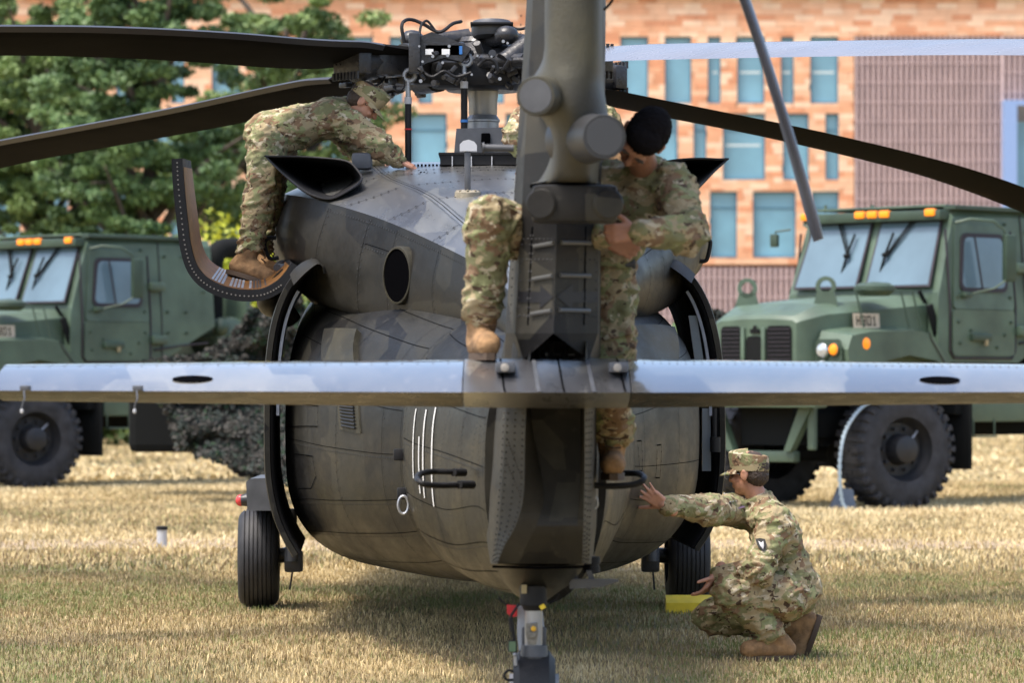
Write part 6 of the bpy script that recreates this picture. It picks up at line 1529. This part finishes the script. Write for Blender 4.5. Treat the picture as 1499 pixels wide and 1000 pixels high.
def person(label, J, camo, skin, cap=True, hair=None, seed=0.0, hands=(), headk=1.0, group=None):
    root = empty("person", J['ground'], 0, label, "soldier", group)
    m_c = camo
    # continuous body (skin) under the clothes
    sk, hr, ey, L, R_ = head_parts(J['head'], J['fwd'], J['up'], headk)
    sk.capsule(J['neck'], J['head']-V3(J['up']).normalized()*.045, .058, .056, 16); sk.capsule(J['chest'], J['neck'], .10, .06, 16); sk.capsule(J['pelvis'], J['chest'], .10, .11, 16)
    for s in ('n', 'f'):
        sk.capsule(J['chest'], J['sh_'+s], .07, .05); sk.capsule(J['sh_'+s], J['el_'+s], .045, .038); sk.capsule(J['el_'+s], J['wr_'+s], .036, .027)
        sk.capsule(J['pelvis'], J['hip_'+s], .09, .07); sk.capsule(J['hip_'+s], J['kn_'+s], .068, .05); sk.capsule(J['kn_'+s], J['an_'+s], .048, .038)
    for h_ in hands:
        hp = hand_parts(*h_[0], **h_[1]); sk.add(hp.v, hp.f)
    body = voxel(sk, .0062, "body", skin, root, 2)
    ey.build("eyes_and_brows", m_hairb, body, 60)
    if cap: hr = MB(); hr.ell(L(0, -.02, .035), .080*headk, .098*headk, .085*headk, R_, 22); hr.ell(L(0, -.045, -.01), .074*headk, .065*headk, .065*headk, R_, 18)
    if hair: voxel(hr, .006, "hair", hair, root, 2, wr=.006, wfreq=70)
    if cap:
        cm, br = cap_parts(L, R_, headk); co_ = cm.build("patrol_cap", m_c, root, 50); br.build("cap_peak", m_c, co_, 50)
        bd = MB(); n = 32; T0 = []; T1 = []
        for i in range(n+1):
            a_ = 2*math.pi*i/n; z = -.012*(1-math.sin(a_))*.8-.02; T0.append(L(.0862*math.cos(a_), -.008+.105*math.sin(a_), z+.046)); T1.append(L(.0872*math.cos(a_), -.008+.107*math.sin(a_), z+.070))
        bd.grid([T0, T1]); bd.build("cap_band", m_patch, co_, 60)
    # trousers
    tr = MB(); tr.ell(J['pelvis'], .165, .135, .15, None, 22); tr.capsule(J['hip_n'], J['hip_f'], .125, .125, 18)
    for s in ('n', 'f'):
        h_, k_, a_ = J['hip_'+s], J['kn_'+s], J['an_'+s]
        tr.capsule(h_, h_.lerp(k_, .5), .120, .108, 20); tr.capsule(h_.lerp(k_, .5), k_, .108, .092, 20); tr.capsule(k_, k_.lerp(a_, .4), .092, .082, 20); tr.capsule(k_.lerp(a_, .4), k_.lerp(a_, .78), .080, .074, 20); tr.ell(k_.lerp(a_, .80), .080, .080, .055, None, 18)
        # cargo pocket
        mid = h_.lerp(k_, .62); dv = (k_-h_).normalized(); out = V3((0, -1, 0)) if J.get('pocket', 'y') == 'y' else V3((-1, -.3, 0)); out = (out-dv*out.dot(dv)).normalized(); sd_ = dv.cross(out)
        tr.box(mid+out*.085, (.17, .15, .035), Matrix((dv, sd_, out)).transposed(), .01)
    jn = [(J['kn_n'], .15), (J['kn_f'], .15), (J['hip_n'], .2), (J['hip_f'], .2), (J['kn_n'].lerp(J['an_n'], .75), .12), (J['kn_f'].lerp(J['an_f'], .75), .12)]
    trs = voxel(tr, .0095, "trousers", m_c, root, 5, wr=.022, wfreq=16.0, seed=seed, joints=jn)
    # jacket
    jk = MB(); P, C_ = J['pelvis'], J['chest']; ax = (C_-P).normalized()
    shd = (J['sh_n']-J['sh_f']); sdn = shd.normalized(); fr = ax.cross(sdn).normalized(); Rt = Matrix((sdn, fr, ax)).transposed()
    jk.ell(C_+ax*.02, .190, .125, .19, Rt, 24); jk.ell(P.lerp(C_, .5), .175, .130, .20, Rt, 24); jk.ell(P+ax*.06, .178, .140, .14, Rt, 24); jk.ell(P-ax*.02, .180, .148, .07, Rt, 24)
    jk.capsule(J['sh_n'], J['sh_f'], .088, .088, 18); jk.capsule(C_+ax*.12, J['neck'], .10, .070, 18)
    jk.lathe([(-.03, .05), (-.03, .082), (.03, .078), (.034, .070), (.0, .05)], J['neck'], (J['head']-J['neck']), 22)
    for s in ('n', 'f'):
        sleeve_limb(jk, J['sh_'+s], J['el_'+s], J['wr_'+s], .092, .073, .050, .053)
    jn = [(J['el_n'], .13), (J['el_f'], .13), (J['sh_n'], .14), (J['sh_f'], .14), (P.lerp(C_, .35), .16)]
    jac = voxel(jk, .0095, "jacket", m_c, root, 4, wr=.021, wfreq=17.0, seed=seed+5, joints=jn)
    for s in ('n', 'f'):
        if J.get('toe_'+s): boot(J['an_'+s], J['toe_'+s], J['an_'+s].lerp(J['kn_'+s], .42), root)
    return root, L, R_, jac, trs
# ---- kneeling soldier, right foreground
q = W
J = dict(ground=V3((W(1110, 0, 21.05).x, 21.05, 0)), head=q(1096, 694, 21.2), fwd=(-.86, .48, -.10), up=(-.05, .05, 1), neck=q(1112, 735, 21.2), chest=q(1136, 788, 21.15), pelvis=q(1158, 862, 21.15),
         sh_n=q(1134, 768, 20.99), el_n=q(1112, 838, 20.86), wr_n=q(1054, 842, 20.95), sh_f=q(1090, 748, 21.38), el_f=q(1036, 746, 20.86), wr_f=q(978, 741, 20.60),
         hip_n=q(1150, 872, 21.0), kn_n=q(1066, 866, 20.9), an_n=q(1140, 938, 20.98), toe_n=q(1140, 938, 20.98)+V3((-.20, -.06, 0)), hip_f=q(1152, 876, 21.3), kn_f=q(1042, 904, 21.32), an_f=q(1168, 916, 21.34), toe_f=q(1168, 916, 21.34)+V3((-.06, 0, -.17)))
hands = [((q(974, 741, 20.585), (-.76, -.34, .55), (.35, .93, .1), 1), dict(curl=(.12, .16, .2, .28), spread=1.6, tc=.1)),
         ((q(1048, 842, 20.95), (-.55, -.12, -.80), (-.6, .3, .5), -1), dict(curl=(.35, .4, .5, .6), spread=.6, tc=.5))]
so1, L1, R1, jac1, trs1 = person("soldier in camouflage squatting on the grass, one arm stretched to touch the helicopter", J, m_camo[0], m_skin, True, m_hairb, 1.0, hands)
def decal(name, c, ux, uz, n_, pts, mat, par, lift=.004):
    mb = MB(); mb.add([c+ux*x+uz*z+n_*lift for x, z in pts], [tuple(range(len(pts)))]); return mb.build(name, mat, par, 0)
# shoulder patches (near arm shield, far arm flag and striped square), glasses
ux, uz = V3((1, .1, 0)).normalized(), V3((-.25, 0, 1)).normalized(); n_ = V3((.05, -1, .05)).normalized(); c = q(1104, 797, 20.90)
def conform(name, cpx, pts, mat, par, jac, d0=.35, lift=.004, sc=1.0, sub=None):
    """patch projected onto the sleeve from the outside"""
    dg = None; vs = []
    c = V3(cpx); o_ = c-n_*-.0
    import mathutils.bvhtree as bt
    me = jac.data; off = OFF[jac.name]; B_ = bt.BVHTree.FromPolygons([tuple(v.co) for v in me.vertices], [tuple(p.vertices) for p in me.polygons])
    for x, z in pts:
        p = c+ux*x*sc+uz*z*sc-off; h_ = B_.ray_cast(p-V3((0, .4, 0)), V3((0, 1, 0)))
        vs.append((h_[0] if h_[0] is not None else p)+off+V3((0, -lift, 0)))
    mb = MB(); cc = sum(vs, V3())/len(vs)+V3((0, -.004, 0)); n = len(vs); mb.add(vs+[cc], [(i, (i+1) % n, n) for i in range(n)]); return mb.build(name, mat, par, 60)
shield = [(-.024, .030), (0, .034), (.024, .030), (.025, 0), (.016, -.022), (0, -.036), (-.016, -.022), (-.025, 0)]
m_pd = M("patch_dark", (.03, .03, .03), .8)
pp = conform("shoulder_pocket", q(1116, 800, 20.9), [(-.042, .075), (.045, .075), (.045, -.055), (.04, -.065), (-.038, -.065), (-.042, -.05)], m_patch, jac1, jac1)
conform("unit_patch", q(1114, 797, 20.9), shield, m_pd, jac1, jac1, lift=.009)
conform("unit_patch_emblem", q(1114, 797, 20.9), [(-.013, .020), (0, .010), (.013, .020), (.010, -.006), (0, -.024), (-.010, -.006)], m_lgrey, jac1, jac1, lift=.012)
ux, uz = V3((1, 0, .15)).normalized(), V3((-.15, 0, 1)).normalized()
conform("flag_patch", q(1081, 733, 21.3), [(-.018, .035), (.022, .035), (.022, -.035), (-.018, -.035)], M("patch_muted_flag", (.16, .11, .17), .8), jac1, jac1, lift=.006)
conform("stripe_patch", q(1068, 727, 21.3), [(-.028, .022), (.022, .022), (.022, -.022), (-.028, -.022)], m_pd, jac1, jac1, lift=.006)
for k in range(3): conform("patch_stripe", q(1062+k*5, 727, 21.3), [(-.010, .020), (-.002, .020), (.010, -.020), (.002, -.020)], m_lgrey, jac1, jac1, lift=.010)
mb = MB(); mb.tube([L1(-.072, .0, .0), L1(-.070, .06, .006), L1(-.052, .098, .004)], .0022, 5); mb.tube([L1(-.052+.026*math.cos(a_), .104, .0+.02*math.sin(a_)) for a_ in [k*math.pi/8 for k in range(16)]], .0018, 5, True); mb.tube([L1(.052-.026+.026*math.cos(a_), .104, .0+.02*math.sin(a_)) for a_ in [k*math.pi/8 for k in range(16)]], .0018, 5, True)
mb.tube([L1(.072, .0, .0), L1(.070, .06, .006), L1(.052, .098, .004)], .0022, 5); o = mb.build("eyeglasses", m_steel, so1)
# ---- soldier bending over the engine deck at the left
J = dict(ground=q(365, 416, 23.75), head=q(533, 150, 24.0), fwd=(.70, -.05, -.68), up=(.72, 0, .70), neck=q(512, 160, 24.1), chest=q(475, 176, 24.1), pelvis=q(398, 198, 24.1),
         sh_n=q(508, 180, 23.93), el_n=q(556, 212, 23.85), wr_n=q(582, 234, 23.9), sh_f=q(492, 184, 24.3), el_f=q(520, 214, 24.45), wr_f=q(556, 236, 24.4),
         hip_n=q(392, 212, 23.98), kn_n=q(382, 292, 23.85), an_n=q(360, 383, 23.78), toe_n=q(360, 383, 23.78)+V3((.19, -.08, -.06)), hip_f=q(402, 212, 24.25), kn_f=q(392, 295, 24.2), an_f=q(374, 378, 24.05), toe_f=q(374, 378, 24.05)+V3((.19, -.08, -.05)))
hands = [((q(584, 235, 23.9), (.9, 0, -.4), (0, .2, -1), 1), dict(curl=(.5, .5, .5, .5))), ((q(558, 237, 24.4), (.9, 0, -.4), (0, .2, -1), -1), dict(curl=(.5, .5, .5, .5)))]
so2, L2, R2_, jac2, trs2 = person("soldier in camouflage standing on the open cowling and bending over the engine deck", J, m_camo[1], m_skin, True, m_hairb, 2.0, hands)
# ---- soldier astride the stabilator working at the tail fin
J = dict(ground=q(845, 528, 15.9), head=q(941, 203, 15.62), fwd=(-.50, -.35, -.80), up=(.40, -.62, .55), neck=q(944, 250, 15.85), chest=q(922, 305, 15.95), pelvis=q(868, 385, 16.15),
         sh_n=q(985, 272, 15.82), el_n=q(1008, 342, 15.55), wr_n=q(938, 340, 15.42), sh_f=q(893, 268, 15.95), el_f=q(858, 340, 15.85), wr_f=q(882, 345, 15.6),
         hip_n=q(885, 395, 16.12), kn_n=q(896, 505, 16.15), an_n=q(896, 664, 16.45), toe_n=q(896, 664, 16.45)+V3((.0, -.21, -.0)), hip_f=q(805, 345, 16.05), kn_f=q(716, 318, 15.58), an_f=q(704, 488, 15.70), toe_f=q(704, 488, 15.70)+V3((.04, -.20, 0)))
J['hip_f'] = q(835, 378, 16.1)
hands = [((q(934, 340, 15.42), (-1, 0, -.05), (-.1, 1, -.1), -1), dict(curl=(.8, .8, .85, .9), tc=.8)), ((q(884, 346, 15.6), (.6, -.1, -.3), (.2, .9, 0), 1), dict(curl=(.6, .6, .6, .6)))]
so3, L3, R3_, jac3, trs3 = person("bareheaded soldier with short black hair straddling the stabilator and working at the tail fin", J, m_camo[2], m_skin2, False, m_hair, 3.0, hands, headk=1.05)
# ---- soldier half hidden behind the fin
J = dict(ground=q(820, 243, 23.4), head=q(805, 196, 23.2), fwd=(-.3, .6, -.7), up=(-.5, .5, .7), neck=q(792, 186, 23.25), chest=q(812, 182, 23.4), pelvis=q(868, 186, 23.5),
         sh_n=q(768, 180, 23.3), el_n=q(752, 198, 23.2), wr_n=q(772, 228, 23.2), sh_f=q(800, 172, 23.6), el_f=q(790, 205, 23.8), wr_f=q(780, 232, 23.8),
         hip_n=q(872, 194, 23.35), kn_n=q(830, 226, 23.3), an_n=q(878, 236, 23.3), hip_f=q(876, 194, 23.7), kn_f=q(836, 226, 23.7), an_f=q(880, 236, 23.7))
J['toe_n'] = q(892, 240, 23.3); J['toe_f'] = q(892, 240, 23.7)
so4, *_ = person("soldier crouching on the roof deck, mostly hidden behind the tail fin", J, m_camo[3], m_skin, True, m_hairb, 4.0, [((q(772, 229, 23.2), (-.3, 0, -1), (0, .5, 0), 1), {}), ((q(780, 233, 23.8), (-.3, 0, -1), (0, .5, 0), 1), {})])
